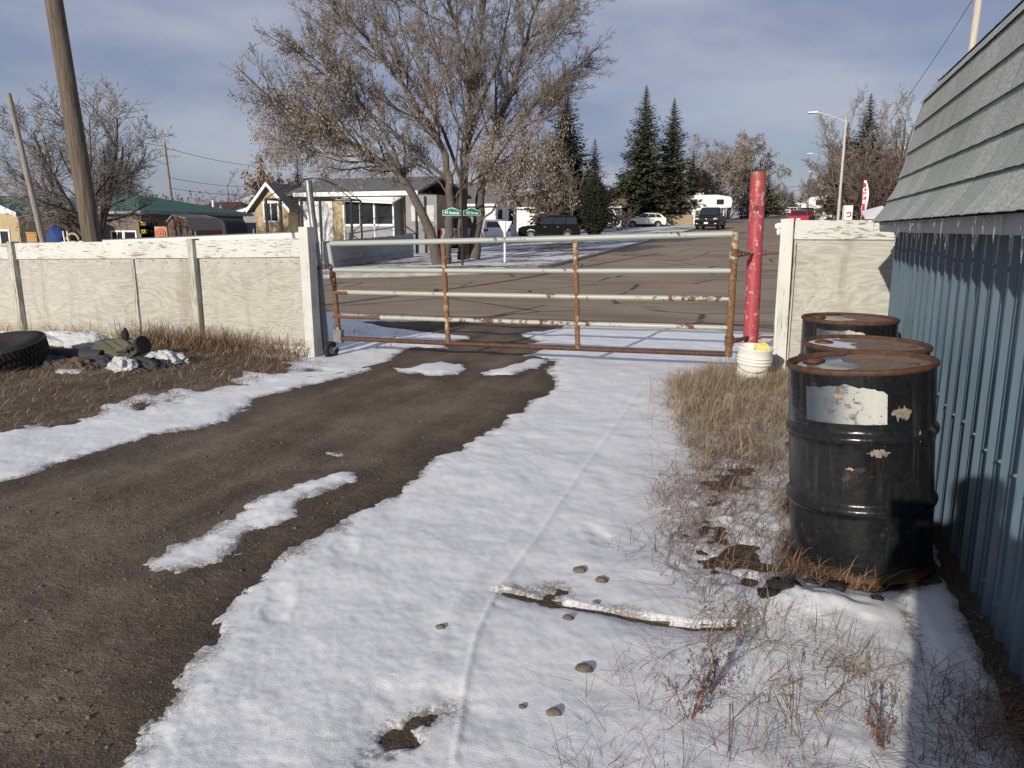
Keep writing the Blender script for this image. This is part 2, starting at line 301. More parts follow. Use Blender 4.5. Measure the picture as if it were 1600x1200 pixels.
    def paint(name, c): m = Mat(name, .22, 0, .14); m.col(c); MT[name] = m.m
    paint('paint_black', (.008, .008, .009)); paint('paint_white', (.76, .76, .75)); paint('paint_silver', (.28, .30, .32)); paint('paint_red', (.30, .012, .025)); paint('paint_navy', (.01, .016, .035)); paint('paint_pearl', (.70, .69, .62))
    MT['rim'] = plain('wheel_rim', (.33, .33, .34), .35, .6); MT['taillight'] = plain('taillight', (.35, .01, .012), .25); MT['headlight'] = plain('headlight', (.60, .61, .62), .15); MT['plate'] = plain('plate', (.72, .72, .74), .5)
    MT['lampmetal'] = plain('lampmetal', (.50, .50, .50), .4, .4); MT['lampglass'] = plain('lampglass', (.66, .68, .70), .2)
    m = Mat('sack_cloth', .55, 0, .4); q = m.noise(7, 7, .7, m.vec((1, 1, 2.5)), 1.2); m.col(m.ramp(q, [(.3, (.52, .52, .52)), (.6, (.70, .70, .69))])); m.bump(q, 1., .05); MT['bag'] = m.m
    MT['coat'] = plain('coat', (.03, .035, .05), .9); MT['cable'] = plain('cable', (.012, .012, .012), .7)
build_materials()

# ------------------------------------------------------------------ helpers: objects and meshes
def thing(name, label, cat, loc=(0, 0, 0), group=None, rz=0.):
    o = bpy.data.objects.new(name, None); COL.objects.link(o); o.empty_display_size = .1
    o.location = loc; o.rotation_euler = (0, 0, rz); o['label'] = label; o['category'] = cat
    if group: o['group'] = group
    return o
def tag(o, label=None, cat=None, group=None, kind=None):
    for k, v in (('label', label), ('category', cat), ('group', group), ('kind', kind)):
        if v: o[k] = v
    return o
def link(name, me, parent=None):
    o = bpy.data.objects.new(name, me); COL.objects.link(o)
    if parent: o.parent = parent
    return o
def npmesh(name, V, F, mats, parent=None, smooth=False, mi=None):
    V = np.asarray(V, np.float32).reshape(-1, 3); F = np.asarray(F, np.int32); k = F.shape[1]
    me = bpy.data.meshes.new(name); me.vertices.add(len(V)); me.vertices.foreach_set('co', V.ravel())
    me.loops.add(F.size); me.loops.foreach_set('vertex_index', F.ravel())
    me.polygons.add(len(F)); me.polygons.foreach_set('loop_start', np.arange(0, F.size, k, dtype=np.int32))
    try: me.polygons.foreach_set('loop_total', np.full(len(F), k, np.int32))
    except Exception: pass
    me.polygons.foreach_set('use_smooth', np.full(len(F), bool(smooth)))
    for m in (mats if isinstance(mats, (list, tuple)) else [mats]): me.materials.append(m)
    if mi is not None: me.polygons.foreach_set('material_index', np.asarray(mi, np.int32))
    me.update(calc_edges=True); me.validate()
    return link(name, me, parent)

class MB:                                   # collects shapes, builds ONE mesh object
    def __init__(s, org=(0, 0, 0)): s.v = []; s.f = []; s.o = Vector(org); s.sm = []
    def add(s, vs, fs, smooth=False):
        b = len(s.v); s.v += [tuple(Vector(v) - s.o) for v in vs]; s.f += [tuple(i + b for i in f) for f in fs]; s.sm += [smooth] * len(fs); return s
    def box(s, x0, x1, y0, y1, z0, z1, mat=None):
        vs = [(x, y, z) for z in (z0, z1) for x, y in ((x0, y0), (x1, y0), (x1, y1), (x0, y1))]
        if mat is not None: vs = [mat @ Vector(v) for v in vs]
        return s.add(vs, [(3, 2, 1, 0), (4, 5, 6, 7), (0, 1, 5, 4), (1, 2, 6, 5), (2, 3, 7, 6), (3, 0, 4, 7)])
    def hexa(s, vs): return s.add(vs, [(3, 2, 1, 0), (4, 5, 6, 7), (0, 1, 5, 4), (1, 2, 6, 5), (2, 3, 7, 6), (3, 0, 4, 7)])
    def tube(s, pts, rs, n=10, cap=True, smooth=True):
        pts = [Vector(p) for p in pts]
        if not hasattr(rs, '__len__'): rs = [rs] * len(pts)
        vs = []; fs = []; ref = None
        for i, p in enumerate(pts):
            d = (pts[min(i + 1, len(pts) - 1)] - pts[max(i - 1, 0)]).normalized()
            if ref is None: ref = Vector((0, 0, 1)) if abs(d.z) < .9 else Vector((1, 0, 0))
            u = d.cross(ref).normalized(); w = d.cross(u).normalized(); ref = w.cross(d) if False else ref
            for k in range(n):
                a = 2 * math.pi * k / n; vs.append(p + (u * math.cos(a) + w * math.sin(a)) * rs[i])
        for i in range(len(pts) - 1):
            for k in range(n): fs.append((i * n + k, i * n + (k + 1) % n, (i + 1) * n + (k + 1) % n, (i + 1) * n + k))
        s.add(vs, fs, smooth)
        if cap:
            s.add(vs[:n], [tuple(range(n))]); s.add(vs[-n:], [tuple(reversed(range(n)))])
        return s
    def lathe(s, prof, n=24, c=(0, 0, 0), smooth=True, mat=None):
        vs = []; fs = []
        for r, z in prof:
            for k in range(n):
                a = 2 * math.pi * k / n; v = Vector((r * math.cos(a), r * math.sin(a), z))
                if mat is not None: v = mat @ v
                vs.append(v + Vector(c))
        m = len(prof)
        for i in range(m - 1):
            for k in range(n): fs.append((i * n + k, i * n + (k + 1) % n, (i + 1) * n + (k + 1) % n, (i + 1) * n + k))
        return s.add(vs, fs, smooth)
    def prism(s, poly, a, b, axis='y'):     # polygon in the other two axes, extruded from a to b
        n = len(poly); mk = {'y': lambda p, t: (p[0], t, p[1]), 'x': lambda p, t: (t, p[0], p[1]), 'z': lambda p, t: (p[0], p[1], t)}[axis]
        vs = [mk(p, a) for p in poly] + [mk(p, b) for p in poly]
        return s.add(vs, [tuple(range(n)), tuple(reversed(range(n, 2 * n)))] + [(i, i + n, (i + 1) % n + n, (i + 1) % n) for i in range(n)])
    def build(s, name, mat, parent=None, bevel=0., seg=2, smooth=None):
        me = bpy.data.meshes.new(name); me.from_pydata([tuple(v) for v in s.v], [], s.f)
        me.materials.append(mat); me.polygons.foreach_set('use_smooth', s.sm if smooth is None else [smooth] * len(s.f))
        bm = bmesh.new(); bm.from_mesh(me); bmesh.ops.recalc_face_normals(bm, faces=bm.faces); bm.to_mesh(me); bm.free()
        o = link(name, me, parent)
        if bevel:
            b = o.modifiers.new('bevel', 'BEVEL'); b.width = bevel; b.segments = seg; b.limit_method = 'ANGLE'; b.harden_normals = False
        return o
def kids(o): return [c for c in bpy.data.objects if c.parent == o]
def dup(src, loc, rz=None, label=None, sc=None):
    def cp(o, par):
        c = o.copy(); COL.objects.link(c)
        if par: c.parent = par
        for ch in kids(o): cp(ch, c)
        return c
    c = cp(src, None); c.location = loc
    if rz is not None: c.rotation_euler = (0, 0, rz)
    if sc: c.scale = (sc, sc, sc) if not hasattr(sc, '__len__') else sc
    if label: c['label'] = label
    return c

# ------------------------------------------------------------------ near ground: dirt yard with a thin snow cover
DIRT=[(-1.59,1.29),(-1.62,1.41),(-1.69,1.59),(-1.77,1.81),(-1.89,2.10),(-1.96,2.15),(-2.00,2.27),(-2.01,2.50),(-2.01,2.68),(-2.02,2.89),(-2.01,3.15),(-1.99,3.44),(-1.97,3.72),(-1.94,3.98),(-1.99,4.30),(-1.97,4.62),(-1.95,4.94),(-1.95,5.48),(-1.95,5.95),(-1.93,6.35),(-1.96,6.78),(-2.09,7.24),(-2.32,7.65),(-2.32,8.29),(-2.78,8.37),(-2.59,9.17),(-3.15,9.09),(-2.96,9.70),(-3.42,10.14),(-3.06,11.18),(-3.16,11.56),(-5.06,11.17),(-6.31,10.74),(-5.39,10.28),(-4.52,9.97),(-3.89,9.63),(-3.98,8.97),(-3.87,8.72),(-4.32,8.57),(-4.21,8.13),(-4.09,7.50),(-3.98,6.73),(-4.09,6.20),(-4.17,5.80),(-4.27,5.48),(-4.09,5.08),(-3.95,4.68),(-4.05,4.44),(-4.18,4.20),(-4.21,3.89),(-4.25,3.52),(-4.20,3.26),(-4.25,3.09),(-5.01,2.02),(-3.23,0.72)]
PA=[(-2.62,2.51),(-2.59,2.78),(-2.58,2.91),(-2.58,3.14),(-2.64,3.38),(-2.56,3.64),(-2.46,3.89),(-2.34,3.94),(-2.28,3.86),(-2.29,3.71),(-2.35,3.51),(-2.35,3.32),(-2.31,3.23),(-2.20,3.19),(-2.24,3.05),(-2.33,2.87),(-2.29,2.71),(-2.30,2.57),(-2.36,2.45),(-2.47,2.44)]
PB=[(-2.74,4.23),(-2.69,4.31),(-2.60,4.30),(-2.61,4.18)]
PC=[(-3.93,7.30),(-3.71,7.33),(-3.73,7.62),(-3.57,7.86),(-3.16,7.57),(-3.04,7.09),(-3.14,6.91),(-3.37,6.94),(-3.62,7.01)]
PD=[(-2.88,7.34),(-2.71,7.81),(-2.64,8.28),(-2.36,8.37),(-2.34,7.81),(-2.50,7.21),(-2.71,7.13)]
HOLE=[(-0.99,1.67),(-1.01,1.73),(-1.00,1.80),(-0.97,1.85),(-0.89,1.92),(-0.89,1.87),(-0.92,1.81),(-0.92,1.75),(-0.94,1.68)]
HOLE2_=[(-0.99,2.01),(-0.95,2.04),(-0.90,2.05),(-0.93,2.01)]
HOLE3=[(-0.88,2.74),(-0.81,2.77),(-0.79,2.82),(-0.74,2.79),(-0.75,2.72),(-0.82,2.70)]
CRACK=[(0.52,3.09),(0.54,3.12),(0.54,2.94),(0.55,2.76),(0.54,2.65),(0.52,2.65),(0.52,2.82),(0.52,2.96)]
WEEDL=[(-5.79,2.99),(-5.25,3.87),(-5.16,4.10),(-4.96,4.43),(-4.84,4.82),(-4.75,5.23),(-4.81,5.64),(-4.71,6.26),(-4.57,6.83),(-4.71,7.29),(-7.05,8.09),(-8.09,7.85),(-9.31,7.01),(-11.61,6.21)]
WEEDR=[(-0.97,7.29),(-0.45,8.38),(0.13,8.01),(0.15,6.55),(0.11,4.50),(0.14,3.56),(0.26,3.23),(0.13,2.92),(-0.08,2.83),(-0.29,2.83),(-0.51,3.19),(-0.58,3.83),(-0.52,4.67),(-0.62,5.83)]
TRACK=[(-1.15,7.32),(-1.09,5.46),(-1.06,4.35),(-1.03,3.66),(-1.01,3.24),(-1.00,2.70),(-0.95,2.35),(-0.87,2.05),(-0.76,1.71)]
EDGE=[(-0.99,2.73),(-0.81,2.72),(-0.67,2.69),(-0.42,2.69),(-0.23,2.69),(-0.09,2.71)]
SNOWOUT=[(-6.89,10.54),(-6.23,10.59),(-5.36,10.22),(-4.49,9.91),(-4.25,9.38),(-4.40,8.71),(-4.51,7.63),(-4.92,7.49)]
DRUMS = [(.405, 3.50, .030), (.42, 4.14, .020), (.44, 5.42, .010)]
def ground_z(X, Y):
    X = np.asarray(X, float); Y = np.asarray(Y, float)
    z = .022 * fbm(X, Y, .8, 3) + .009 * fbm(X, Y, 6, 4, 2)
    z = z * sstep(12.5, 10.5, Y) * sstep(1., 2., Y + .6)
    z = z + .07 * sstep(0, .7, sdf(WEEDL, X, Y)) - .05 * np.exp(-((X + 5.0) ** 2 + (Y - 7.6) ** 2) / .6)
    z = z + .03 * sstep(-.35, .15, X) * sstep(5.5, 4.5, Y)
    for off_ in (0., -1.25):
        d_, _ = pdist([(-2.55 + off_ * .9, .9), (-2.6 + off_, 2.5), (-2.62 + off_, 4.2), (-2.75 + off_ * .85, 6.0), (-2.95 + off_ * .6, 8.0), (-3.1 + off_ * .5, 11.5)], X, Y); z = z - .014 * np.exp(-(d_ / .17) ** 2) + .006 * np.exp(-((d_ - .3) / .1) ** 2)
    for x, y, h in DRUMS: k = np.exp(-(((X - x) ** 2 + (Y - y) ** 2) / .16) ** 2); z = z * (1 - k) + h * k
    return z
def snow_field(X, Y):
    wl = sdf(WEEDL, X, Y); wr = sdf(WEEDR, X, Y)
    s = -sdf(DIRT, X, Y)
    for P in (PA, PB, PC, PD): s = np.maximum(s, sdf(P, X, Y))
    for P in (HOLE, HOLE3): s = np.minimum(s, -sdf(P, X, Y))
    far = sstep(4, 9, Y)
    s = s + .075 * fbm(X, Y, 3.2, 3, 4) + .055 * fbm(X, Y, 11, 3, 5) + .034 * fbm(X, Y, 30, 3, 6) + .016 * fbm(X, Y, 85, 2, 19)
    s = s - far * .10 * np.clip(fbm(X * .5, Y * 2.2, 3, 3, 9), 0, 1)
    s = np.minimum(s, -wl * .8 - .02 + .36 * (fbm(X, Y, 3.4, 5, 8) - .03) + .20)
    s = np.minimum(s, np.where(wr > 0, .285 + .33 * (fbm(X, Y, 4.2, 5, 12) + .05), .5 - .3 * np.minimum(wr, 0)))
    s = np.minimum(s, .20 + .9 * sstep(.0, .34, np.abs(fbm(X, Y, 1.7, 3, 15) + .08)) * 1.2 + .04 * fbm(X, Y, 30, 2, 16) + 9 * (Y > 3.4))
    de_, se_ = pdist([(x, y + .01 * math.sin(9 * x)) for x, y in EDGE], X, Y); s = np.minimum(s, de_ + .030 - .034 * fbm(X, Y, 6, 4, 34) * (X > -.95))
    s = np.minimum(s, -sdf(CRACK, X, Y) * 1.6 + .034 + .02 * fbm(X, Y, 25, 2, 17))
    s = np.minimum(s, .735 + .05 * fbm(X, Y, 6, 3, 7) - X)
    for x, y, h in DRUMS: s = np.minimum(s, np.hypot(X - x, Y - y) - .325 + .05 * fbm(X, Y, 8, 3, 3))
    s = s + .012
    s = np.minimum(s, 11.45 + .12 * fbm(X, Y, 1.5, 3, 2) - .06 * X - Y)
    return s, wl, wr
def snow_z(X, Y):
    s, wl, wr = snow_field(X, Y)
    z = ground_z(X, Y) + np.where(s > 0, 0, 0) - .018 + .027 * sstep(-.050, .055, s) + .008 * sstep(.04, .2, s)
    z = z + sstep(0, .15, s) * (.013 * fbm(X, Y, 1.2, 3, 20) + .0013 * fbm(X, Y, 14, 3, 21) + .0022 * fbm(X, Y, 60, 3, 22))
    z = z + sstep(0, .3, wr) * sstep(0, .1, s) * (.05 * fbm(X, Y, 4, 3, 24) + .03 * fbm(X, Y, 13, 2, 25))
    d, sd2 = pdist(TRACK, X, Y); z = z + 0.006 * np.exp(-(d / .009) ** 2) - .001 * np.exp(-((d - .05) / .03) ** 2)
    d, sd2 = pdist([(p[0] - .13, p[1]) for p in TRACK[3:]], X, Y); z = z + .003 * np.exp(-(d / .03) ** 2)
    d, sd2 = pdist([(x, y + .01 * math.sin(9 * x)) for x, y in EDGE], X, Y)
    z = z + np.where(sd2 > 0, (.014 + .016 * fbm(X, Y, 9, 2, 33)) * np.exp(-d / .06) * sstep(0, .012, d), -.014 * np.exp(-(d / .05) ** 2)) * sstep(-1.08, -.95, X) * sstep(.1, -.1, X)
    d, _ = pdist([(-5.3, 5.6), (-4.55, 6.15), (-4.2, 6.9), (-4.05, 7.5)], X, Y); z = z - .012 * np.exp(-(d / .06) ** 2)
    z = z + (.034 + .05 * fbm(X, Y, 7, 3, 71)) * np.exp(-(((X - .22) / .22) ** 2 + ((Y - 2.96) / .13) ** 2)) * sstep(.0, .1, s)
    for x, y, r_ in ((-1.78, 2.35, .4), (-1.83, 2.92, .5), (-.76, 3.42, .5)):
        u_ = (X - x) * math.cos(r_) + (Y - y) * math.sin(r_); v_ = -(X - x) * math.sin(r_) + (Y - y) * math.cos(r_)
        z = z - .0065 * sstep(1.35, .45, np.hypot(u_ / .05, v_ / .13) + 1.1 * fbm(X, Y, 9, 3, 70)) + .0008 * np.exp(-((np.hypot(u_ / .06, v_ / .15) - 1.15) / .2) ** 2)
    return z
def fan_grid(nr, nc, y0, y1, xr):
    Y = y0 * np.exp(np.linspace(0, math.log(y1 / y0), nr))[:, None] * np.ones((1, nc))
    t = np.linspace(0, 1, nc)[None, :]; t = t ** .92
    XL = -1.55 * Y - 2.2; X = XL + (xr - XL) * t
    i = (np.arange(nr - 1)[:, None] * nc + np.arange(nc - 1)[None, :]).ravel()
    return X, Y, np.stack([i, i + 1, i + nc + 1, i + nc], 1)
X, Y, F = fan_grid(230, 300, .8, 12.2, 3.2)
dirt = npmesh('dirt_yard', np.stack([X, Y, ground_z(X, Y) + .006 * fbm(X, Y, 22, 3, 31)], -1), F, MT['dirt'], smooth=True); dirt['kind'] = 'structure'
sv = snow_field(X, Y)[0]; wet = (sstep(-.30, -.01, sv + .10 * fbm(X, Y, 5, 3, 60)) * .9 * (sdf(WEEDL, X, Y) < .05)); drv = -1.0 * np.ones_like(X)
for k_, (off, wd_) in enumerate(((.0, .24), (-1.25, .26))):
    d_, _ = pdist([(-2.55 + off * .9, .9), (-2.6 + off, 2.5), (-2.62 + off, 4.2), (-2.75 + off * .85, 6.0), (-2.95 + off * .6, 8.0), (-3.1 + off * .5, 11.5)], X, Y); drv = np.maximum(drv, np.exp(-(d_ / wd_) ** 2) * (.55 + .9 * fbm(X * 2.2, Y * .5, 2.5, 4, 61)))
for nm_, ar_ in (('wet', wet), ('track', np.clip(drv, 0, 1))):
    at_ = dirt.data.attributes.new(nm_, 'FLOAT', 'POINT'); at_.data.foreach_set('value', ar_.ravel().astype(np.float32))
X, Y, F = fan_grid(470, 620, .9, 11.7, 1.9)
Z = snow_z(X, Y); s_ = snow_field(X, Y)[0].ravel()
keep = (s_[F].max(1) > -.09)
V = np.stack([X, Y, Z], -1).reshape(-1, 3); used = np.unique(F[keep]); rem = np.full(len(V), -1); rem[used] = np.arange(len(used))
snow = npmesh('snow_cover', V[used], rem[F[keep]], MT['snow'], smooth=True); snow['kind'] = 'structure'
at_ = snow.data.attributes.new('thin', 'FLOAT', 'POINT'); at_.data.foreach_set('value', (1 - sstep(.0, .13, s_[used] + .05 * fbm(V[used][:, 0], V[used][:, 1], 6, 3, 66))).astype(np.float32))
del X, Y, F, Z, V
def gz(x, y): return float(ground_z(np.array([x]), np.array([y]))[0])
def sz(x, y):
    a = np.array([x]); b = np.array([y]); return max(gz(x, y), float(snow_z(a, b)[0]))

# far ground, streets, kerbs
def sheet(name, xs, ys, dz, mat, kind='structure'):
    X, Y = np.meshgrid(xs, ys); n = len(xs); i = (np.arange(len(ys) - 1)[:, None] * n + np.arange(n - 1)[None, :]).ravel()
    return tag(npmesh(name, np.stack([X, Y, T(X, Y) + dz], -1), np.stack([i, i + 1, i + n + 1, i + n], 1), mat, smooth=True), kind=kind)
gx = np.concatenate([np.linspace(-700, -80, 14), np.linspace(-75, 60, 55), np.linspace(70, 500, 10)])
gy = np.concatenate([np.linspace(-60, 10, 8), np.linspace(12, 60, 33), np.linspace(64, 220, 30), np.linspace(240, 900, 14)])
g = sheet('ground', gx, gy, -.10, MT['lawn'])
def verge(name, ys, x0, xmax, n):
    V = []; t = np.linspace(0, 1, n) ** 1.6
    for y in ys:
        xm = xmax(y); xs = xm + (x0 - xm) * t; V.append(np.stack([xs, np.full(n, y), T(xs, np.full(n, y)) + .10], -1))
    i = (np.arange(len(ys) - 1)[:, None] * n + np.arange(n - 1)[None, :]).ravel()
    return tag(npmesh(name, np.concatenate(V), np.stack([i, i + n, i + n + 1, i + 1] if x0 < 0 else [i, i + 1, i + n + 1, i + n], 1), MT['lawn'], smooth=True), kind='structure')
yy = np.concatenate([np.linspace(22.5, 26.4, 10), np.linspace(28, 100, 40), np.linspace(105, 330, 25)])
verge('corner_lawn', yy, -160, lambda y: -7.5 if y >= 26.4 else -11.4 + math.sqrt(max(0, 15.2 - (y - 26.4) ** 2)), 60)
verge('right_lawn', yy, 90, lambda y: 4.62, 30)
sheet('cross_street', np.concatenate([np.linspace(-120, -30, 10), np.linspace(-27, 60, 60)]), np.linspace(11.55, 22.4, 12), .006, MT['asphalt'])
sheet('avenue', np.linspace(-7.4, 4.5, 9), np.concatenate([np.linspace(22.3, 100, 80), np.linspace(105, 330, 30)]), .010, MT['asphalt'])
a = [(-7.4 - 4 + 4 * math.sin(t), 26.4 - 4 * math.cos(t)) for t in np.linspace(0, math.pi / 2, 9)]     # kerb return of the corner
v = [(-7.3, 22.35)] + a; v = [(x, y, float(T(x, y)) + .014) for x, y in v]
fl = MB(); fl.add(v, [(0, i, i + 1) for i in range(1, len(v) - 1)]); tag(fl.build('corner_pavement', MT['asphalt']), kind='structure')
def kerb(name, pts, wid=.16, h=.12):
    m = MB(); P = [Vector((x, y)) for x, y in pts]
    for p, q in zip(P, P[1:]):
        d = (q - p).normalized(); n = Vector((-d.y, d.x)) * wid
        for zz in [0]:
            a0, b0 = float(T(*p)), float(T(*q))
            m.hexa([(p.x, p.y, a0 - .1), (q.x, q.y, b0 - .1), (q.x + n.x, q.y + n.y, b0 - .1), (p.x + n.x, p.y + n.y, a0 - .1),
                    (p.x, p.y, a0 + h), (q.x, q.y, b0 + h), (q.x + n.x, q.y + n.y, b0 + h), (p.x + n.x, p.y + n.y, a0 + h)])
    return tag(m.build(name, MT['concrete']), kind='structure')
kerb('corner_kerb', [(x, 22.4) for x in np.linspace(-70, -11.6, 40)] + a[1:] + [(-7.4, y) for y in np.concatenate([np.linspace(27, 100, 50), np.linspace(110, 300, 12)])])
kerb('right_kerb', [(4.5, y) for y in np.concatenate([np.linspace(300, 110, 12), np.linspace(100, 24, 50)])])

# ------------------------------------------------------------------ plywood fence (left), posts, gate
FY = 7.78
def fz(x): return np.interp(x, [-13, -9.8, -5.1], [1.20, 1.265, 1.345])      # top edge of the fence
t = thing('plywood_fence', 'long low weathered plywood fence with a white flaking cap board, left of the gate', 'fence', (-8, FY, 0))
o = t.location
for x0, x1 in ((-12.9, -9.86), (-9.78, -7.82), (-7.76, -6.86), (-6.76, -5.24)):
    m = MB(o); tz = .06 if x0 > -9 else .02
    for a, b in ((x0, x1),): m.hexa([(a, FY, tz), (b, FY, tz + .01), (b, FY + .016, tz + .01), (a, FY + .016, tz), (a, FY, fz(a) - .20), (b, FY, fz(b) - .20), (b, FY + .016, fz(b) - .20), (a, FY + .016, fz(a) - .20)])
    m.build('panel', MT['plywood'], t)
for x0, x1, dz in ((-12.9, -9.84, 0.), (-9.79, -6.83, .0), (-6.78, -5.23, .006)):
    m = MB(o); m.hexa([(x0, FY - .026, fz(x0) - .215), (x1, FY - .026, fz(x1) - .215 + dz), (x1, FY + .012, fz(x1) - .215 + dz), (x0, FY + .012, fz(x0) - .215), (x0, FY - .026, fz(x0)), (x1, FY - .026, fz(x1) + dz), (x1, FY + .012, fz(x1) + dz), (x0, FY + .012, fz(x0))])
    m.build('cap_board', MT['white_board'], t, bevel=.004)
    m = MB(o); m.box(x0, x1 - .02, FY - .02, FY + .012, -.1, .075 if x0 > -7 else .055).build('base_board', MT['white_board'], t, bevel=.004)
for x, w in ((-9.81, .085), (-6.81, .085)):
    m = MB(o); m.hexa([(x - w / 2, FY - .075, -.15), (x + w / 2, FY - .075, -.15), (x + w / 2, FY + .06, -.15), (x - w / 2, FY + .06, -.15), (x - w / 2 - .02, FY - .075, fz(x) + .02), (x + w / 2 - .02, FY - .075, fz(x) + .02), (x + w / 2 - .02, FY + .06, fz(x) + .02), (x - w / 2 - .02, FY + .06, fz(x) + .02)])
    m.build('post', MT['worn_post'], t, bevel=.006)
MB(o).box(-7.815, -7.765, FY - .028, FY, .03, fz(-7.8) - .217).build('joint_batten', MT['worn_post'], t, bevel=.004)
m = MB(o); m.hexa([(-5.21, FY - .14, -.22), (-5.09, FY - .14, -.22), (-5.09, FY + .02, -.22), (-5.21, FY + .02, -.22), (-5.225, FY - .14, 1.475), (-5.105, FY - .14, 1.475), (-5.105, FY + .02, 1.475), (-5.225, FY + .02, 1.475)])
m.build('end_post', MT['white_post'], t, bevel=.006)
nail = None
for x0, x1 in ((-9.74, -7.84), (-7.74, -6.88), (-6.72, -5.26)):
    for i_ in range(int((x1 - x0) / .22) + 1):
        for zz_ in (.14, 1.06):
            if nail is None: nail = MB().lathe([(0, -.003), (.006, -.003), (.008, 0)], 8, (0, 0, 0), False, Matrix.Rotation(R(-90), 4, 'X')); nail = nail.build('nail_head', MT['rust_rim'], t); nb_ = nail
            else: nb_ = nail.copy(); COL.objects.link(nb_)
            nb_.location = Vector((x0 + .04 + .22 * i_ + RN.uniform(-.02, .02), FY - .001, zz_ + RN.uniform(-.02, .02) - .03 * (x0 < -7.8))) - o
rg = MB(o)                                            # black rag caught on a nail at the end of the cap board
pts = [(-5.30, FY - .035, 1.22), (-5.34, FY - .05, 1.185), (-5.36, FY - .04, 1.15), (-5.33, FY - .06, 1.14), (-5.345, FY - .05, 1.09)]
for p, q in zip(pts, pts[1:]): rg.tube([p, q], [.016, .022], 6)
tag(rg.build('rag', MT['black']), 'scrap of black cloth snagged on the end of the white cap board beside the gate', 'rag')

t = thing('steel_post', 'round grey galvanised steel post leaning beside the white end post of the long fence', 'post', (-5.12, 7.92, -.1))
MB(t.location).tube([(-5.09, 7.90, -.2), (-5.20, 7.98, .95), (-5.31, 8.02, 2.0)], [.043, .042, .041], 14).build('pipe', MT['galv'], t)
MB(t.location).tube([(-5.31, 8.02, 1.985), (-5.312, 8.02, 2.01)], .043, 14).build('rim', MT['galv'], t)

# gate: rails run from the latch end (left) to the hinge end (right)
GL, GR = (-4.97, 7.86), (-.45, 8.0)
def gp(u, z): return (GL[0] + (GR[0] - GL[0]) * u, GL[1] + (GR[1] - GL[1]) * u, z)
t = thing('pipe_gate', 'wide five-rail pipe gate, grey-green paint rusting through, closed across the driveway', 'gate', gp(.5, .0))
o = t.location
RZ = [(1.285, 1.405), (.985, 1.045), (.73, .765), (.45, .475), (.185, .205)]
for i, (a, b) in enumerate(RZ):
    mat = MT[['rail_paint', 'rail_paint', 'rail_mid', 'rail_mid', 'rust_rim'][i]]
    r = .031 if i == 0 else .027
    cut = [(0, .30), (.32, .64), (.66, 1)]
    m = MB(o); m.tube([gp(u, a + (b - a) * u - .006 * math.sin(math.pi * u)) for u in (0.005, .33, .66, .995)], r, 12)
    if i in (2, 3): m2 = MB(o); m2.tube([gp(u, a + (b - a) * u - .003) for u in (0.004, .05 if i == 2 else .14)], r + .001, 12); m2.build('rail_end', MT['rail_rust'], t)
    m.build('rail', mat, t)
for u0, u1, top, bot, mat, r in ((0.0, .008, 1.29, .985, 'rail_paint', .028), (.008, .018, .985, .19, 'rail_rust', .029), (.315, .325, 1.30, .19, 'upright_rust', .029), (.645, .655, 1.345, .195, 'upright_rust', .029), (1.0, 1.0, 1.42, .18, 'upright_rust', .036)):
    MB(o).tube([gp(u0, top), gp(u1, bot)], r, 12).build('upright', MT[mat], t)
for z in (1.21, .345):
    m = MB(o); m.tube([gp(1.0, z - .05), gp(1.0, z + .05)], .046, 14); e = gp(1.0, z); m.tube([(e[0] + .03, e[1], z), (e[0] + .10, e[1] + .12, z), (-.27, 8.4, z)], [.032, .022, .014], 8)
    m.build('hinge', MT['rail_mid'] if z > 1 else MT['rail_rust'], t)
m = MB(o); e = gp(.016, .19); m.box(e[0] - .05, e[0] + .06, e[1] - .045, e[1] + .035, .13, .29); m.build('wheel_bracket', MT['galv'], t, bevel=.006)
wx, wy, wz, wr = e[0] - .045, e[1] - .10, .055, .105
rot = Matrix.Rotation(R(90), 4, 'Y') ; rot = Matrix.Rotation(R(-14), 4, 'Z') @ rot
wheel = MB(o).lathe([(.055, -.02), (.085, -.028), (.103, -.018), (.105, 0), (.103, .018), (.085, .028), (.055, .02), (.055, -.02)], 22, (wx, wy, wz), True, rot).build('caster_wheel', MT['tyre'], t)
MB(o).lathe([(.0, -.022), (.05, -.018), (.056, -.012), (.056, .012), (.05, .018), (0, .022)], 16, (wx, wy, wz), True, rot).build('hub', MT['galv'], wheel)
MB(o).tube([(e[0], e[1] - .02, .17), (wx + .07, wy + .03, .10), (wx + .03, wy - .0, .055)], [.016, .014, .012], 8).build('fork', MT['galv'], t)

t = thing('chain', 'rusty chain looped between the gate and the galvanised post', 'chain', (-5.05, 7.9, 1.0))
P = [(-5.205, 7.92, 1.02), (-5.17, 7.87, 1.01), (-5.12, 7.84, 1.0), (-5.06, 7.84, 1.015), (-5.0, 7.83, 1.03), (-4.955, 7.82, 1.05), (-4.935, 7.825, 1.0), (-4.93, 7.825, .95), (-4.94, 7.825, .90), (-4.925, 7.825, .85), (-4.91, 7.825, .80), (-4.90, 7.82, .765), (-4.885, 7.825, .80)]
for i, (p, q) in enumerate(zip(P, P[1:])):
    c = (Vector(p) + Vector(q)) / 2; d = (Vector(q) - Vector(p)).normalized(); qn = d.to_track_quat('X', 'Z').to_matrix().to_4x4() @ Matrix.Rotation(R(90 * (i % 2) + 20), 4, 'X')
    m = MB(t.location); ring = [c + qn @ Vector((.034 * math.cos(k * math.pi / 5), .019 * math.sin(k * math.pi / 5), 0)) for k in range(11)]
    m.tube(ring, .0075, 6, False).build('chain_link', MT['rust_rim'], t)

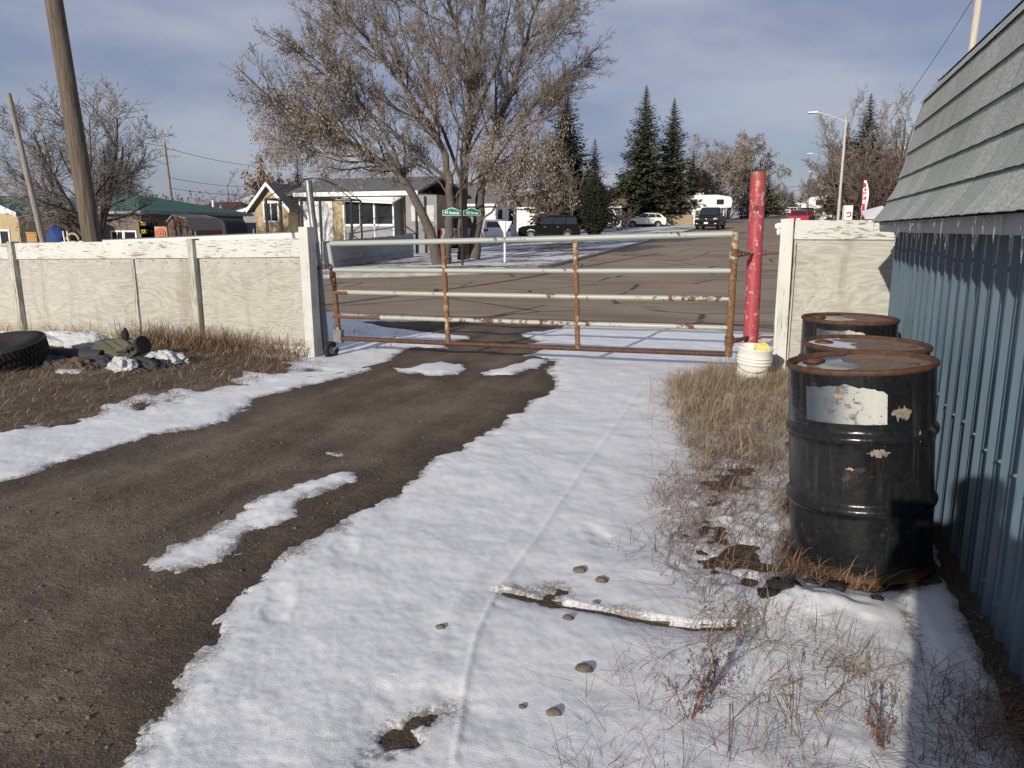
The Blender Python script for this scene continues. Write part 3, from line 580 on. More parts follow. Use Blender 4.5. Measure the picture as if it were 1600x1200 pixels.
t = thing('gate_post', 'thick round pole painted red, paint flaking, standing right of the gate', 'post', (-.27, 8.42, 0))
MB(t.location).tube([(-.255, 8.42, -.1), (-.262, 8.42, .7), (-.28, 8.42, 2.015)], [.079, .077, .075], 24).build('pipe', MT['red_paint'], t)
MB(t.location).tube([(-.28, 8.42, 2.01), (-.28, 8.42, 2.024)], .066, 20).build('cap', MT['rust_rim'], t)
for z in (1.21, .345): MB(t.location).tube([(-.20, 8.40, z), (.08, 8.40, z + .002)], .014, 8).tube([(-.185, 8.40, z), (-.15, 8.40, z)], .03, 6).build('hinge_bolt', MT['rail_rust'], t)
m = MB(t.location); m.tube([(-.277, 8.346, 1.66), (-.277, 8.339, 1.66)], .028, 14).build('knockout', MT['rust_rim'], t)

# right stub of fence
t = thing('plywood_fence', 'short plywood fence stub with white top board between the red pole and blue shed', 'fence', (1, 8.2, 0)); o = t.location; y = 8.22
MB(o).box(.095, 2.5, y, y + .016, .03, 1.355).build('panel', MT['plywood'], t)
MB(o).box(.10, 2.5, y - .028, y + .012, 1.35, 1.535).build('cap_board', MT['white_board'], t, bevel=.004)
MB(o).box(.095, 2.5, y - .02, y + .012, -.05, .05).build('base_board', MT['white_board'], t, bevel=.004)
m = MB(o); m.hexa([(.015, y - .11, -.1), (.105, y - .11, -.1), (.105, y + .03, -.1), (.015, y + .03, -.1), (-.035, y - .11, 1.545), (.085, y - .11, 1.555), (.085, y + .03, 1.555), (-.035, y + .03, 1.545)]); m.build('end_post', MT['white_post'], t, bevel=.005)
MB(o).box(-.03, .014, y - .04, y + .02, -.1, 1.33).build('side_strip', MT['white_post'], t, bevel=.004)
MB(o).box(.106, .125, y - .05, y - .001, -.05, 1.33).build('side_strip', MT['worn_post'], t, bevel=.003)
t = thing('ice_lump', 'lumps of frozen snow stuck to the side of the fence post beside the red pole', 'ice', (-.06, 8.15, 1.4))
def blob(org, c, r, sc=(1, 1, 1), amp=.25, sub=2, seed=0, freq=2.2):
    bm = bmesh.new(); bmesh.ops.create_icosphere(bm, subdivisions=sub, radius=1.0); m = MB(org)
    vs = []
    for v in bm.verts:
        n = v.co.normalized(); k = 1 + amp * (2 * float(vn(np.array([n.x * freq + n.z * 1.7 + seed]), np.array([n.y * freq - n.z * 1.3 + seed * 2]))[0]) + float(vn(np.array([n.x * freq * 2.3 + n.z * 3 + seed]), np.array([n.y * freq * 2.3 - n.z * 2 + seed]))[0]))
        vs.append((c[0] + n.x * r * sc[0] * k, c[1] + n.y * r * sc[1] * k, c[2] + n.z * r * sc[2] * k))
    fs = [tuple(v.index for v in f.verts) for f in bm.faces]; bm.free(); return m.add(vs, fs, True)
blob(t.location, (-.055, 8.13, 1.48), .033, seed=1).build('lump', MT['snow'], t); blob(t.location, (-.05, 8.12, 1.42), .022, (1, 1, 1.6), seed=2).build('lump', MT['snow'], t)

# ------------------------------------------------------------------ drums
def drum(loc, rz, lidmat, label, n_label):
    t = thing('oil_drum', label, 'drum', loc, 'old oil drums along the shed wall', rz); H, Rr = .88, .286
    prof = [(.0, 0.004), (.27, .004), (Rr + .006, 0), (Rr + .009, .012), (Rr, .022), (Rr, .028), (Rr, .10), (Rr, .255), (Rr, .268)]
    for zc in (.30, .60):
        prof += [(Rr + .004, zc - .022), (Rr + .013, zc - .012), (Rr + .016, zc), (Rr + .013, zc + .012), (Rr + .004, zc + .022), (Rr, zc + .032), (Rr, zc + .04), (Rr, zc + .12), (Rr, zc + .255 if zc < .5 else .80)]
    prof += [(Rr, .84), (Rr, H - .03), (Rr, H - .022)]
    body = MB(); body.lathe(prof, 56); body.build('body', MT['drum'], t)
    MB().lathe([(Rr, H - .024), (Rr + .008, H - .018), (Rr + .010, H - .006), (Rr + .006, H), (Rr - .002, H + .002), (Rr - .008, H - .002), (Rr - .012, H - .018), (Rr - .03, H - .020)], 56).build('rim', MT['rust_rim'], t)
    lid = MB().lathe([(Rr - .01, H - .0185), (Rr - .035, H - .016), (Rr - .045, H - .013), (Rr - .055, H - .0155), (.12, H - .014), (0, H - .013)], 56).build('lid', lidmat, t)
    MB().lathe([(0, .012), (.030, .012), (.034, .008), (.036, -.002)], 8, (-.185, .06, H - .014), False).lathe([(.044, 0), (.046, .006), (.038, .009)], 14, (-.185, .06, H - .015), True).build('bung', MT['rust_rim'], lid)
    MB().lathe([(0, .005), (.014, .006), (.02, .004), (.022, 0)], 12, (.2, -.04, H - .015)).build('small_bung', MT['rust_rim'], lid)
    def patch(name, a0, a1, z0, z1, mat, ragged, round_=0, off=.0015):
        na, nz = 40, 14; vs = []; fs = []; fb = lambda q, s_: float(fbm(np.array([q + a0 * .37]), np.array([z0 * 9.]), 1.0, 5, s_)[0])
        for j in range(nz + 1):
            for i in range(na + 1):
                u, v = i / na, j / nz; a = R(a0 + (a1 - a0) * u)
                if name == 'label': top = z1 - ragged * max(0, .55 + 1.1 * fb(u * 6.0, 3)) - (round_ * max(0, (u - .86) / .14) ** 2); bot = z0 + .0015 * fb(u * 9, 4)
                else: en = max(.02, math.sin(math.pi * u)) ** .6; zc, hh = (z0 + z1) / 2, (z1 - z0) / 2; top = zc + hh * en * max(.05, .75 + 1.5 * fb(u * 7, 5)); bot = zc - hh * en * max(.05, .75 + 1.5 * fb(u * 7, 8))
                z = bot + (top - bot) * v; vs.append(((Rr + off) * math.cos(a), (Rr + off) * math.sin(a), z))
        for j in range(nz):
            for i in range(na): k = j * (na + 1) + i; fs.append((k, k + 1, k + na + 2, k + na + 1))
        m = MB(); m.add(vs, fs, True); return m.build(name, mat, t)
    if n_label == 1:
        patch('label', -133, -69, .665, .835, MT['label'], .028, .03)
        patch('sticker_scar', -108, -101, .765, .79, MT['sticker_rust'], .01, .01, .003)
        patch('paint_scuff', -66, -49, .675, .735, MT['scuff'], .02, .02)
        patch('paint_scuff', -84, -66, .525, .575, MT['scuff'], .03, .0)
        patch('rust_spot', -99, -91, .475, .49, MT['sticker_rust'], .01, .0)
        patch('paint_scuff', -50, -32, .575, .62, MT['scuff'], .03, .0, .012)
    else:
        patch('label', -135, -72, .69, .835, MT['label'], .02, .03)
    return t
d1_ = drum((.405, 3.50, .032), R(-6), MT['lid_a'], 'nearest of the three black oil drums, torn white label and bare rusty lid', 1); d1_.rotation_euler = (0, R(-4.3), R(-6))
drum((.42, 4.14, .020), R(8), MT['lid_b'], 'middle of the three black oil drums, snow lying on its rusty lid', 0)
drum((.44, 5.42, .010), R(0), MT['lid_c'], 'hindmost of the three black oil drums, up against the plywood stub fence', 2)

# ------------------------------------------------------------------ blue metal shed with mansard roof
WX, Y0, Y1 = .82, -3.0, 6.6
t = thing('metal_shed', 'low shed clad in blue ribbed metal under a grey shingle mansard roof hung with icicles', 'shed', (1.6, 2, 0)); o = t.location
EZ = 1.43
pw = .80; k = 0; y = Y1
while y > Y0:
    m = MB(o); ya = y - pw
    prof = []                                           # x offset along y
    yy = y
    for i in range(4):
        b = y - i * pw / 4; prof += [(b, 0), (b - .055, 0), (b - .068, -.022), (b - .092, -.022), (b - .105, 0), (b - .14, -.0), (b - .146, -.006), (b - .156, -.006), (b - .162, 0)]
    prof.append((ya - .004, 0)); off = -.0008 * (k % 2)
    vs = []; 
    for z in (-.06, EZ): vs += [(WX + dx + off, yy, z) for yy, dx in prof]
    n = len(prof); m.add(vs, [(i, i + 1, i + 1 + n, i + n) for i in range(n - 1)])
    m.build('wall_panel', MT['blue'], t); k += 1; y = ya
sm = None
def screw_at(y, z):
    global sm
    if sm is None:
        m = MB(); m.lathe([(0, .008), (.005, .008), (.006, .003), (.010, .002), (.010, 0)], 8, (0, 0, 0), False, Matrix.Rotation(R(-90), 4, 'Y')); sm = m.build('screw', MT['screw'], t); ob = sm
    else: ob = sm.copy(); COL.objects.link(ob)
    ob.location = Vector((WX + (-.022), y, z)) - o; ob.parent = t
i = 0
for j in range(12):
    for q in range(4):
        b = Y1 - j * pw - q * pw / 4 - .08
        if 1.4 < b < 6.6:
            screw_at(b, .62 + .01 * math.sin(b * 9)); screw_at(b, 1.31 + .008 * math.sin(b * 7))
            if b < 3.3: screw_at(b, .16)
MB(o).box(WX + .01, 4.2, Y1 - .02, Y1, -.1, 1.6).build('end_wall', MT['blue'], t)
MB(o).box(WX - .10, WX + .3, Y0, Y1, -.12, -.035).build('footing', MT['concrete'], t)
MB(o).box(.712, .737, Y0, 6.78, EZ, 1.508).build('fascia', MT['fascia'], t, bevel=.003)
MB(o).box(.738, WX, Y0, 6.76, EZ + .012, EZ + .024).build('soffit', MT['fascia'], t)
CURVE = [(.668, 1.500), (.735, 1.60), (.80, 1.72), (.845, 1.86), (.872, 2.00), (.895, 2.14), (.920, 2.28), (.945, 2.39), (.985, 2.475), (1.05, 2.545), (1.20, 2.64), (1.45, 2.76), (2.4, 3.1)]
cl = [0]
for p, q in zip(CURVE, CURVE[1:]): cl.append(cl[-1] + math.dist(p, q))
def cpt(s): return Vector((np.interp(s, cl, [p[0] for p in CURVE]), 0, np.interp(s, cl, [p[1] for p in CURVE])))
def cnor(s): d = (cpt(s + .02) - cpt(max(0, s - .02))).normalized(); return Vector((-d.z, 0, d.x))
m = MB(o); SP = [c - .0 for c in cl]
for i in range(len(CURVE) - 1):
    a, b = [cpt(cl[j]) - cnor(cl[j]) * .004 for j in (i, i + 1)]; m.add([(a.x, Y0, a.z), (a.x, 6.86, a.z), (b.x, 6.86, b.z), (b.x, Y0, b.z)], [(0, 1, 2, 3)])
m.build('roof_deck', MT['shingle_edge_shade'], t)
m = MB(o); pts = [(p[0] + .02, p[1] - .01) for p in CURVE] + [(2.4, 1.45), (.78, 1.45)]
m.prism([(x, z) for x, z in pts], 6.60, 6.62); m.build('gable_end', MT['blue'], t)
EXP = .188; course = 0; s0 = 0.0
while s0 < 1.75:
    w = .335; y = 6.90 + RN.uniform(-.02, .01); protos = []
    for vv in range(3):                                 # three shapes per course share their meshes
        nn, ns = 6, 6; vs = []; top = []; wob = RN.uniform(-.0005, .0007, (nn + 1,)); ww = w - .0045
        for layer in (0, 1):
            for j in range(ns + 1):
                for i in range(nn + 1):
                    u = i / nn; f = j / ns; s = s0 + (0 if course else -.012) + f * (EXP + .035)
                    th = (.0065 * (1 - f) + .002) if layer else (.0035 * (1 - f) + .0012)
                    th += (.010 + wob[i]) * (1 - f) ** 2.5 * (1 if course else .4) + .0004 * math.sin(3 * u + vv * 2) * math.sin(math.pi * f)
                    p = cpt(s) + cnor(s) * th; vs.append((p.x, -ww * u, p.z - (4. * wob[i] if j == 0 else 0)))
        q = (nn + 1) * (ns + 1); fs = []; mi = []
        for j in range(ns):
            for i in range(nn): a = j * (nn + 1) + i; fs.append((a + q, a + q + 1, a + q + nn + 2, a + q + nn + 1)); mi.append(0)
        for i in range(nn): fs.append((i, i + 1, i + 1 + q, i + q)); mi.append(1)
        for j in range(ns):
            a = j * (nn + 1); fs.append((a, a + q, a + nn + 1 + q, a + nn + 1)); mi.append(1); a += nn; fs.append((a, a + nn + 1, a + nn + 1 + q, a + q)); mi.append(1)
        protos.append((np.array(vs), np.array(fs), np.array(mi)))
    shared = []
    y -= (course % 2) * w * .5
    if course % 2: ys = [6.9 - w * .5]
    n = 0; yy = 6.90 - (course % 3) * .11
    first = True
    while yy > .4:
        vv = n % 3 if n < 3 else random.randrange(3)
        if len(shared) <= vv or n < 3:
            vs, fs, mi = protos[n]
            ob = npmesh('shingle', vs - np.array([o.x, 0, o.z]), fs, [MT['shingle'], MT['shingle_edge_shade']], t, False, mi); shared.append(ob)
        else:
            ob = shared[vv].copy(); COL.objects.link(ob)
        ob.location = (0, yy - o.y, 0); yy -= w; n += 1
    if course % 3:                                      # part shingle closing the row at the gable edge
        ob = shared[0].copy(); COL.objects.link(ob); fr = (course % 3) * .11 / w; ob.scale = (1, fr * .98, 1); ob.location = (0, 6.90 - o.y, 0)
    course += 1; s0 += EXP
ic = []
for v in range(4):
    m = MB(); L_ = 1.0; m.tube([(0, 0, 0), (.0006, 0, -.25), (-.0006, .0006, -.6), (0, 0, -1.0)], [.0042, .0034, .0022, .0004], 6); 
    ic.append(m)
protoi = None
yy = 6.85
while yy > 2.3:
    yy -= random.choice([.02, .03, .05, .06, .09, .14]) * 1.05
    ln = random.choice([.015, .02, .03, .045, .06, .085]) * random.uniform(.8, 1.2)
    if protoi is None: ob = ic[0].build('icicle', MT['ice'], t); protoi = ob
    else: ob = protoi.copy(); COL.objects.link(ob)
    ob.location = Vector((random.choice([.672, .684, .709]), yy, 1.497 if random.random() < .75 else EZ + .002)) - o; ob.scale = (random.uniform(.9, 1.9),) * 2 + (ln,)
    if ob.location.z + o.z < 1.46: ob.location.x = .722 - o.x

# ------------------------------------------------------------------ bucket
t = thing('bucket', 'dirty white ribbed plastic pail with a wire handle, at the foot of the red pole', 'bucket', (-.205, 7.50, gz(-.2, 7.5) + .01)); t.rotation_euler = (R(3), R(4), 0)
prof = [(0, .004), (.128, .004), (.132, .0), (.136, .01), (.146, .19)]
for z in (.215, .245, .275): prof += [(.149, z - .008), (.158, z - .006), (.159, z), (.150, z + .003)]
prof += [(.153, .30), (.161, .345), (.166, .352), (.166, .362), (.160, .366), (.155, .362), (.135, .02), (0, .015)]
MB().lathe(prof, 40).build('shell', MT['bucket'], t)
hnd = [(.168 * math.cos(a) * 1.0, -.168 * abs(math.sin(a)) * .9 - .02, .28 - .13 * abs(math.sin(a)) ** .7) for a in np.linspace(math.pi, 2 * math.pi, 13)]
MB().tube([(-.166, 0, .29)] + hnd[1:-1] + [(.166, 0, .29)], .003, 6).build('handle', MT['galv'], t)
p = t.location
blob((0, 0, 0), (0, 0, 0), .07, (1.05, .75, .8), .16, 3, 5).build('sponge', MT['yellow'], None).location = (p.x + .085, p.y - .02, p.z + .35)
tag(bpy.data.objects['sponge'], 'yellow foam lump stuffed into the rim of the white pail', 'sponge')
blob((0, 0, 0), (0, 0, 0), .06, (1.1, .8, 1.), .25, 2, 8).build('ice_block', MT['ice'], None).location = (-.17, 7.28, .06)
tag(bpy.data.objects['ice_block'], 'grey chunk of ice leaning against the bottom of the white pail', 'ice')

# ------------------------------------------------------------------ junk heap by the left fence
tx, ty = -7.50, 5.62
t = thing('truck_tyre', 'big worn lorry tyre lying tilted on the ground at the left edge', 'tyre', (tx, ty, .0)); t.rotation_euler = (R(11), R(-3), R(8)); t.location.z = .07
Ro, wd = .46, .23
MB().lathe([(.25, .02), (.28, -.0), (.37, -.015), (.42, .0), (.447, .03), (Ro, .07), (Ro, wd - .05), (.447, wd - .01), (.42, wd + .015), (.37, wd + .03), (.29, wd + .012), (.26, wd - .02), (.28, wd * .5), (.25, .02)], 56).build('carcass', MT['tyre'], t)
m = MB()
for k in range(64):
    for row, (z0, z1) in enumerate(((.0, .075), (.085, .145), (.155, .23))):
        a0, a1 = 2 * math.pi * (k + row * .5) / 64, 2 * math.pi * (k + row * .5 + .72) / 64; q = .06 if row == 0 else (-.06 if row == 2 else 0)
        vs = [(r * math.cos(a + (q if z == (z1 if row == 2 else z0) else 0) * .6), r * math.sin(a + (q if z == (z1 if row == 2 else z0) else 0) * .6), z) for z in (z0, z1) for r, a in ((Ro - .01, a0), (Ro + .016, a0), (Ro + .016, a1), (Ro - .01, a1))]
        m.hexa(vs)
tag(m.build('tread', MT['tyre'], t), kind='stuff')
def crumple(mat, name, r, sc, amp, seed, fq=2.0):
    bm = bmesh.new(); bmesh.ops.create_icosphere(bm, subdivisions=5, radius=1.0); N_ = np.array([v.co[:] for v in bm.verts]); N_ /= np.linalg.norm(N_, axis=1, keepdims=True); F_ = np.array([[v.index for v in f_.verts] for f_ in bm.faces]); bm.free(); k = np.ones(len(N_))
    for i_, (q_, w_) in enumerate(((1., 1.), (2.3, .6), (5., .34), (11., .16))): k = k + amp * w_ * (.32 - 2.2 * np.abs(vn(N_[:, 0] * q_ * fq + N_[:, 2] * 1.6 * q_ + seed * 3.1, N_[:, 1] * q_ * fq - N_[:, 2] * 1.2 * q_ + seed, i_)))
    return npmesh(name, N_ * k[:, None] * np.array(sc)[None] * r, F_, MT[mat], None, True)
def sack(name, lab, cat, c, r, sc, mat, seed, amp=.28, rz=0):
    o = crumple(mat, name, r, sc, amp * .75 + .1, seed); o.location = c; o.rotation_euler = (0, 0, rz); return tag(o, lab, cat)
sack('plastic_sheet', 'crumpled white plastic sheeting along the fence foot behind the tyre', 'sheet', (-8.55, 7.10, .09), .28, (2.6, .9, .42), 'bag', 1, .3)
sack('white_sack', 'full white sack lying against the fence between tyre and olive bag', 'sack', (-7.65, 6.85, .12), .24, (1.25, .8, .62), 'bag', 2, .14)
sack('white_sack', 'torn white sack spilling frayed strands in the middle of the heap', 'sack', (-6.24, 5.95, .08), .19, (1.3, .7, .5), 'bag', 3, .45, R(-25))
sack('plastic_bag', 'small shiny white bag at the right end of the heap', 'bag', (-6.05, 6.35, .09), .18, (1.3, .8, .55), 'bag', 4, .6)
sack('plastic_scrap', 'scrap of snowy white plastic low in front of the tarp', 'plastic', (-6.60, 5.62, .03), .13, (1.5, .8, .45), 'bag', 9, .4)
sack('olive_bag', 'olive drab canvas bag with its black mouth open, topmost on the heap', 'bag', (-6.68, 6.35, .19), .17, (1.6, .75, .72), 'olive', 5, .25, R(18))
MB().tube([(0, 0, 0), (.05, -.02, .02)], [.085, .095], 16).build('bag_mouth', MT['black'], bpy.data.objects['olive_bag']).location = (.27, -.06, .04)
blob((0, 0, 0), (.10, -.03, .15), .05, (.7, .6, 1.5), .3, 2, 6).build('strap_end', MT['black'], bpy.data.objects['olive_bag'])
t = thing('culvert_pipe', 'dark plastic pipe half wrapped in tarp, running from the tyre to the olive bag', 'pipe', (-7.0, 6.15, .1))
MB(t.location).tube([(-7.75, 5.95, .10), (-7.2, 6.1, .12), (-6.75, 6.2, .11)], [.085, .09, .085], 16).build('pipe', MT['darktarp'], t)
tp_ = crumple('darktarp', 'tarp', .24, (1.5, .9, .45), .4, 7); tp_.parent = t; tp_.location = Vector((-7.05, 5.85, .05)) - t.location
sack('dark_plastic', 'crumpled black plastic between the two white bags on the heap', 'plastic', (-6.12, 6.1, .05), .20, (1.5, 1., .5), 'darktarp', 14, .5)
sack('dark_plastic', 'black plastic sheet trailing in front of the olive bag', 'plastic', (-6.55, 6.05, .06), .22, (1.5, .8, .45), 'darktarp', 15, .5)
sack('soil_lump', 'brown clod at the right front of the heap', 'soil', (-6.0, 5.85, .02), .15, (1.5, .8, .5), 'dirt', 16, .5)
sack('soil_lump', 'clump of brown soil and roots in front of the tarp', 'soil', (-6.75, 5.85, .05), .20, (1.3, .8, .55), 'dirt', 12, .4)
MB().tube([(-7.3, 5.12, .02), (-7.15, 5.2, .15), (-7.05, 5.3, .28)], .006, 6).build('stick', MT['pole_grey']); tag(bpy.data.objects['stick'], 'thin pale stick leaning on the tyre tread', 'stick')

# ------------------------------------------------------------------ stones, clods, plank
st = None
for i, (x, y, r, lab) in enumerate([(-.73, 2.99, .024, 'flat brown stone on the snow just beyond the buried plank, left of the pair'), (-.62, 2.92, .022, 'round tan stone on the snow just beyond the buried plank, right of the pair'), (-.67, 2.57, .017, 'small pointed stone on the snow just below the buried plank'),
        (-.53, 2.26, .024, 'dark flat stone alone on clean snow right of the tyre track'), (-.56, 2.00, .018, 'small grey stone nearest the bottom edge, right of the tyre track'), (-1.09, 2.35, .015, 'dark pebble among small melted spots left of the tyre track'), (-.60, 2.73, .013, 'little black stone in the snow lip of the buried plank'),
        (-.66, 2.0, .010, 'tiny pebble beside the tyre track near the bottom edge')]):
    ob = blob((0, 0, 0), (0, 0, 0), r, (1.25, .9, .65), .22, 2, i * 3 + 1).build('stone', MT['stone']); ob.location = (x, y, sz(x, y) + r * .22); tag(ob, lab, 'stone', 'stones on the snow')
for i, (x, y, r, lab) in enumerate([(.085, 3.01, .045, 'largest black clod on the snow in front of the drums'), (.20, 3.15, .022, 'round black clod close to the foot of the nearest drum'), (.28, 3.08, .030, 'long flat black clod in the middle of the row before the nearest drum'), (.43, 3.05, .018, 'small black clod at the shadow edge in front of the nearest drum'), (.03, 2.93, .030, 'black clod at the left end, beside the grass, before the drums')]):
    ob = blob((0, 0, 0), (0, 0, 0), r, (1.2, .9, .6), .45, 3, i * 5 + 2, 3.4).build('clod', MT['clod']); ob.location = (x, y, sz(x, y) + r * .15); tag(ob, lab, 'clod', 'black clods on the snow')
m = MB(); P = [(x, y - .004) for x, y in EDGE[1:]]
for p, q in zip(P, P[1:]): m.hexa([(p[0], p[1], .0), (q[0], q[1], .0), (q[0], q[1] + .035, .0), (p[0], p[1] + .035, .0), (p[0], p[1], sz(*p) - .004), (q[0], q[1], sz(*q) + .001), (q[0], q[1] + .035, sz(*q) + .006), (p[0], p[1] + .035, sz(*p) + .0)])
tag(m.build('buried_plank', MT['dirt']), 'edge of a brown plank showing through the ridge in the snow', 'plank')

# ------------------------------------------------------------------ trees
def norm(v):
    return v / (np.linalg.norm(v) + 1e-9)
class Segs:
    def __init__(s): s.a = []
    def add(s, p, q, r0, r1): s.a.append((p[0], p[1], p[2], q[0], q[1], q[2], r0, r1))
    def mesh(s, name, mat, n, parent, smooth=True):
        if not s.a: return None
        A = np.array(s.a); P, Q, r0, r1 = A[:, :3], A[:, 3:6], A[:, 6:7], A[:, 7:8]
        d = Q - P; d /= np.linalg.norm(d, axis=1, keepdims=True) + 1e-9
        ref = np.where(np.abs(d[:, 2:3]) < .9, np.array([[0, 0, 1.]]), np.array([[1., 0, 0]])); u = np.cross(d, ref); u /= np.linalg.norm(u, axis=1, keepdims=True); w = np.cross(d, u)
        V = []
        for c, r in ((P, r0), (Q + d * r1 * .3, r1)):
            for k in range(n): a = 2 * math.pi * k / n; V.append(c + (u * math.cos(a) + w * math.sin(a)) * r)
        V = np.stack(V, 1).reshape(-1, 3); b = (np.arange(len(A)) * 2 * n)[:, None]
        F = np.concatenate([b + np.array([[k, (k + 1) % n, n + (k + 1) % n, n + k]]) for k in range(n)])
        return npmesh(name, V, F, mat, parent, smooth)
rr = random.Random(3)
def rv(): return np.array([rr.gauss(0, 1), rr.gauss(0, 1), rr.gauss(0, 1)])
def grow(G, tips, p, d, L, r, lev, maxlev, wig=.16, up=.05, kids_=(4, 5, 4, 3), ratio=.55, ang=(.5, 1.0), rmin=.004):
    n = (6, 5, 4, 3, 3)[min(lev, 4)]; st = L / n
    for i in range(n):
        d = norm(d + rv() * wig * .6 + np.array([0, 0, up])); q = p + d * st; r1 = max(rmin, r * (1 - .62 / n) if i < n - 1 else r * .45)
        G[min(lev, len(G) - 1)].add(p, q, r, r1)
        if lev < maxlev:
            k = kids_[min(lev, len(kids_) - 1)] / n; c = int(k) + (rr.random() < k - int(k))
            if i > 0 or lev > 0:
                for _ in range(c):
                    x = norm(np.cross(d, rv())); a = rr.uniform(*ang); dd = norm(d * math.cos(a) + x * math.sin(a))
                    grow(G, tips, p + (q - p) * rr.random(), dd, L * ratio * rr.uniform(.65, 1.1) * (1 - .35 * i / n), max(rmin, r1 * .55), lev + 1, maxlev, wig, up, kids_, ratio, ang, rmin)
        p, r = q, r1
    tips.append((p, d))
def leaves(name, pts, mat, parent, size, n_each, spread, droop=.1):
    P = np.repeat(np.array(pts), n_each, 0); P = P + RN.normal(0, spread, P.shape); P[:, 2] -= droop * RN.random(len(P)); N = len(P)
    a = RN.normal(0, 1, (N, 3)); a /= np.linalg.norm(a, axis=1, keepdims=True); a[:, 2] -= .8; b = np.cross(a, RN.normal(0, 1, (N, 3))); b /= np.linalg.norm(b, axis=1, keepdims=True) + 1e-9
    s = size * RN.uniform(.6, 1.5, (N, 1)); V = np.stack([P, P + a * s * .5 + b * s * .35, P + a * s * 1.2, P + a * s * .5 - b * s * .35], 1).reshape(-1, 3)
    return npmesh(name, V, np.arange(4 * N).reshape(-1, 4), mat, parent)
def bare_tree(loc, h, label, group=None, stems=1, spread=.45, maxlev=4, r=.16, twig='twig', bark='bark', kids_=(5, 5, 4, 3), rmin=.006, ratio=.52, leaf=None, up=.05, cat='tree', name='bare_tree', trunk_h=.22, seed=1, ang=(.45, 1.0), lean=(0, 0), leafn=2, leafsz=.10):
    rr.seed(seed); t = thing(name, label, cat, loc, group); G = [Segs() for _ in range(5)]; tips = []
    if stems == 1 and trunk_h > 0:
        p = np.array([0, 0, -.15]); d = norm(np.array([lean[0], lean[1], 1.])); th = h * trunk_h
        for i in range(4): q = p + norm(d + rv() * .05) * (th / 4 + .04); G[0].add(p, q, r * (1.25 if i == 0 else 1.0 - .03 * i), r * (1 - .03 * (i + 1))); p = q
        nb = 5
        for i in range(nb):
            a = 2 * math.pi * (i + rr.random() * .6) / nb; sp = spread * rr.uniform(.5, 1.3) if i else spread * .2
            grow(G, tips, p - d * rr.uniform(0, th * .3), norm(np.array([math.cos(a) * sp, math.sin(a) * sp, 1 - .3 * sp]) + d * .2), (h - th) * rr.uniform(.62, .8), r * rr.uniform(.5, .72), 0, maxlev - 1, .16, up, kids_, ratio, ang, rmin)
    else:
        for i in range(stems):
            a = 2 * math.pi * i / stems + rr.random(); sp = spread * rr.uniform(.3, 1.2)
            grow(G, tips, np.array([math.cos(a) * r, math.sin(a) * r, -.1]), norm(np.array([math.cos(a) * sp, math.sin(a) * sp, 1.])), h * rr.uniform(.6, .85), r * rr.uniform(.6, 1), 0, maxlev, .14, up, kids_, ratio, ang, rmin)
    G[0].mesh('trunk', MT[bark], 7, t); big = Segs(); big.a = G[1].a; big.mesh('limbs', MT[bark], 5, t)
    fine = Segs(); fine.a = G[2].a + G[3].a + G[4].a; fine.mesh('crown', MT[twig], 3, t, False)
    if leaf: leaves('leaves', [p for p, d in tips], MT[leaf], t, leafsz, leafn, .12, .2)
    return t
def conifer(loc, h, w, label, group=None, mat='needle', seed=1, name='spruce_tree', base=.06, col=False, dens=1.):
    g = np.random.default_rng(seed); t = thing(name, label, 'tree', loc, group)
    m = MB(); m.tube([(0, 0, -.2), (0, 0, h * .5), (0, 0, h * .98)], [.018 * h, .011 * h, .002 * h], 8).build('trunk', MT['bark_dark'], t)
    V = []; z = h * base; lay = 0; ss = Segs()
    while z < h * .985:
        f = (z / h - base) / (1 - base); Rz = (w / 2) * ((1 - f) ** .85 if not col else (.45 + .55 * math.sin(min(1, (1 - f) * 1.6) * math.pi / 2)) * min(1, (1 - f) * 2.0)) * (1 if f > .08 else .82)
        nb = max(5, int(7 * dens + 5 * (1 - f) * dens)); a0 = g.uniform(0, 6.3)
        for k in range(nb):
            a = a0 + 2 * math.pi * (k + g.uniform(-.3, .3)) / nb; Lb = Rz * (g.uniform(.45, 1.2) if not col else g.uniform(.85, 1.08)); droop = (.35 - .75 * f) if not col else -1.4
            nn = max(3, int(Lb / (.035 * h * .55) * dens) + 2); ca, sa = math.cos(a), math.sin(a)
            tipz = z - Lb * droop * .6 + Lb * .12; ss.add((0, 0, z), (ca * Lb * .9, sa * Lb * .9, tipz), .003 * h, .001 * h)
            for j in range(nn):
                u = (j + .6) / nn; px = Lb * u; pz = z - Lb * droop * (u - .35 * u * u) + Lb * .10 * u * u
                for q in range(3):
                    side = g.uniform(-1, 1); l = (.028 * h * (1.02 - .8 * f) + .11 * Lb) * g.uniform(.6, 1.25) * (1.05 - .45 * u) ; ww = l * .30
                    da = a + side * 1.05; dx, dy, dz = math.cos(da), math.sin(da), g.uniform(-.55, .15) - .2 * abs(side)
                    ox = ca * px - sa * side * .05 * Lb; oy = sa * px + ca * side * .05 * Lb; nx, ny = -dy, dx; tl = g.uniform(-.6, .6)
                    b = np.array([ox, oy, pz + g.uniform(-.012, .012) * h]); e = b + np.array([dx, dy, dz]) * l; mid = b + np.array([dx, dy, dz]) * l * .45; sd = np.array([nx, ny, tl]) * ww
                    V += [b, mid + sd, e, mid - sd]
        z += h * (.024 + .012 * (1 - f)) / dens; lay += 1
    npmesh('crown', np.array(V), np.arange(len(V)).reshape(-1, 4), MT[mat], t); ss.mesh('branches', MT['bark_dark'], 3, t, False)
    return t

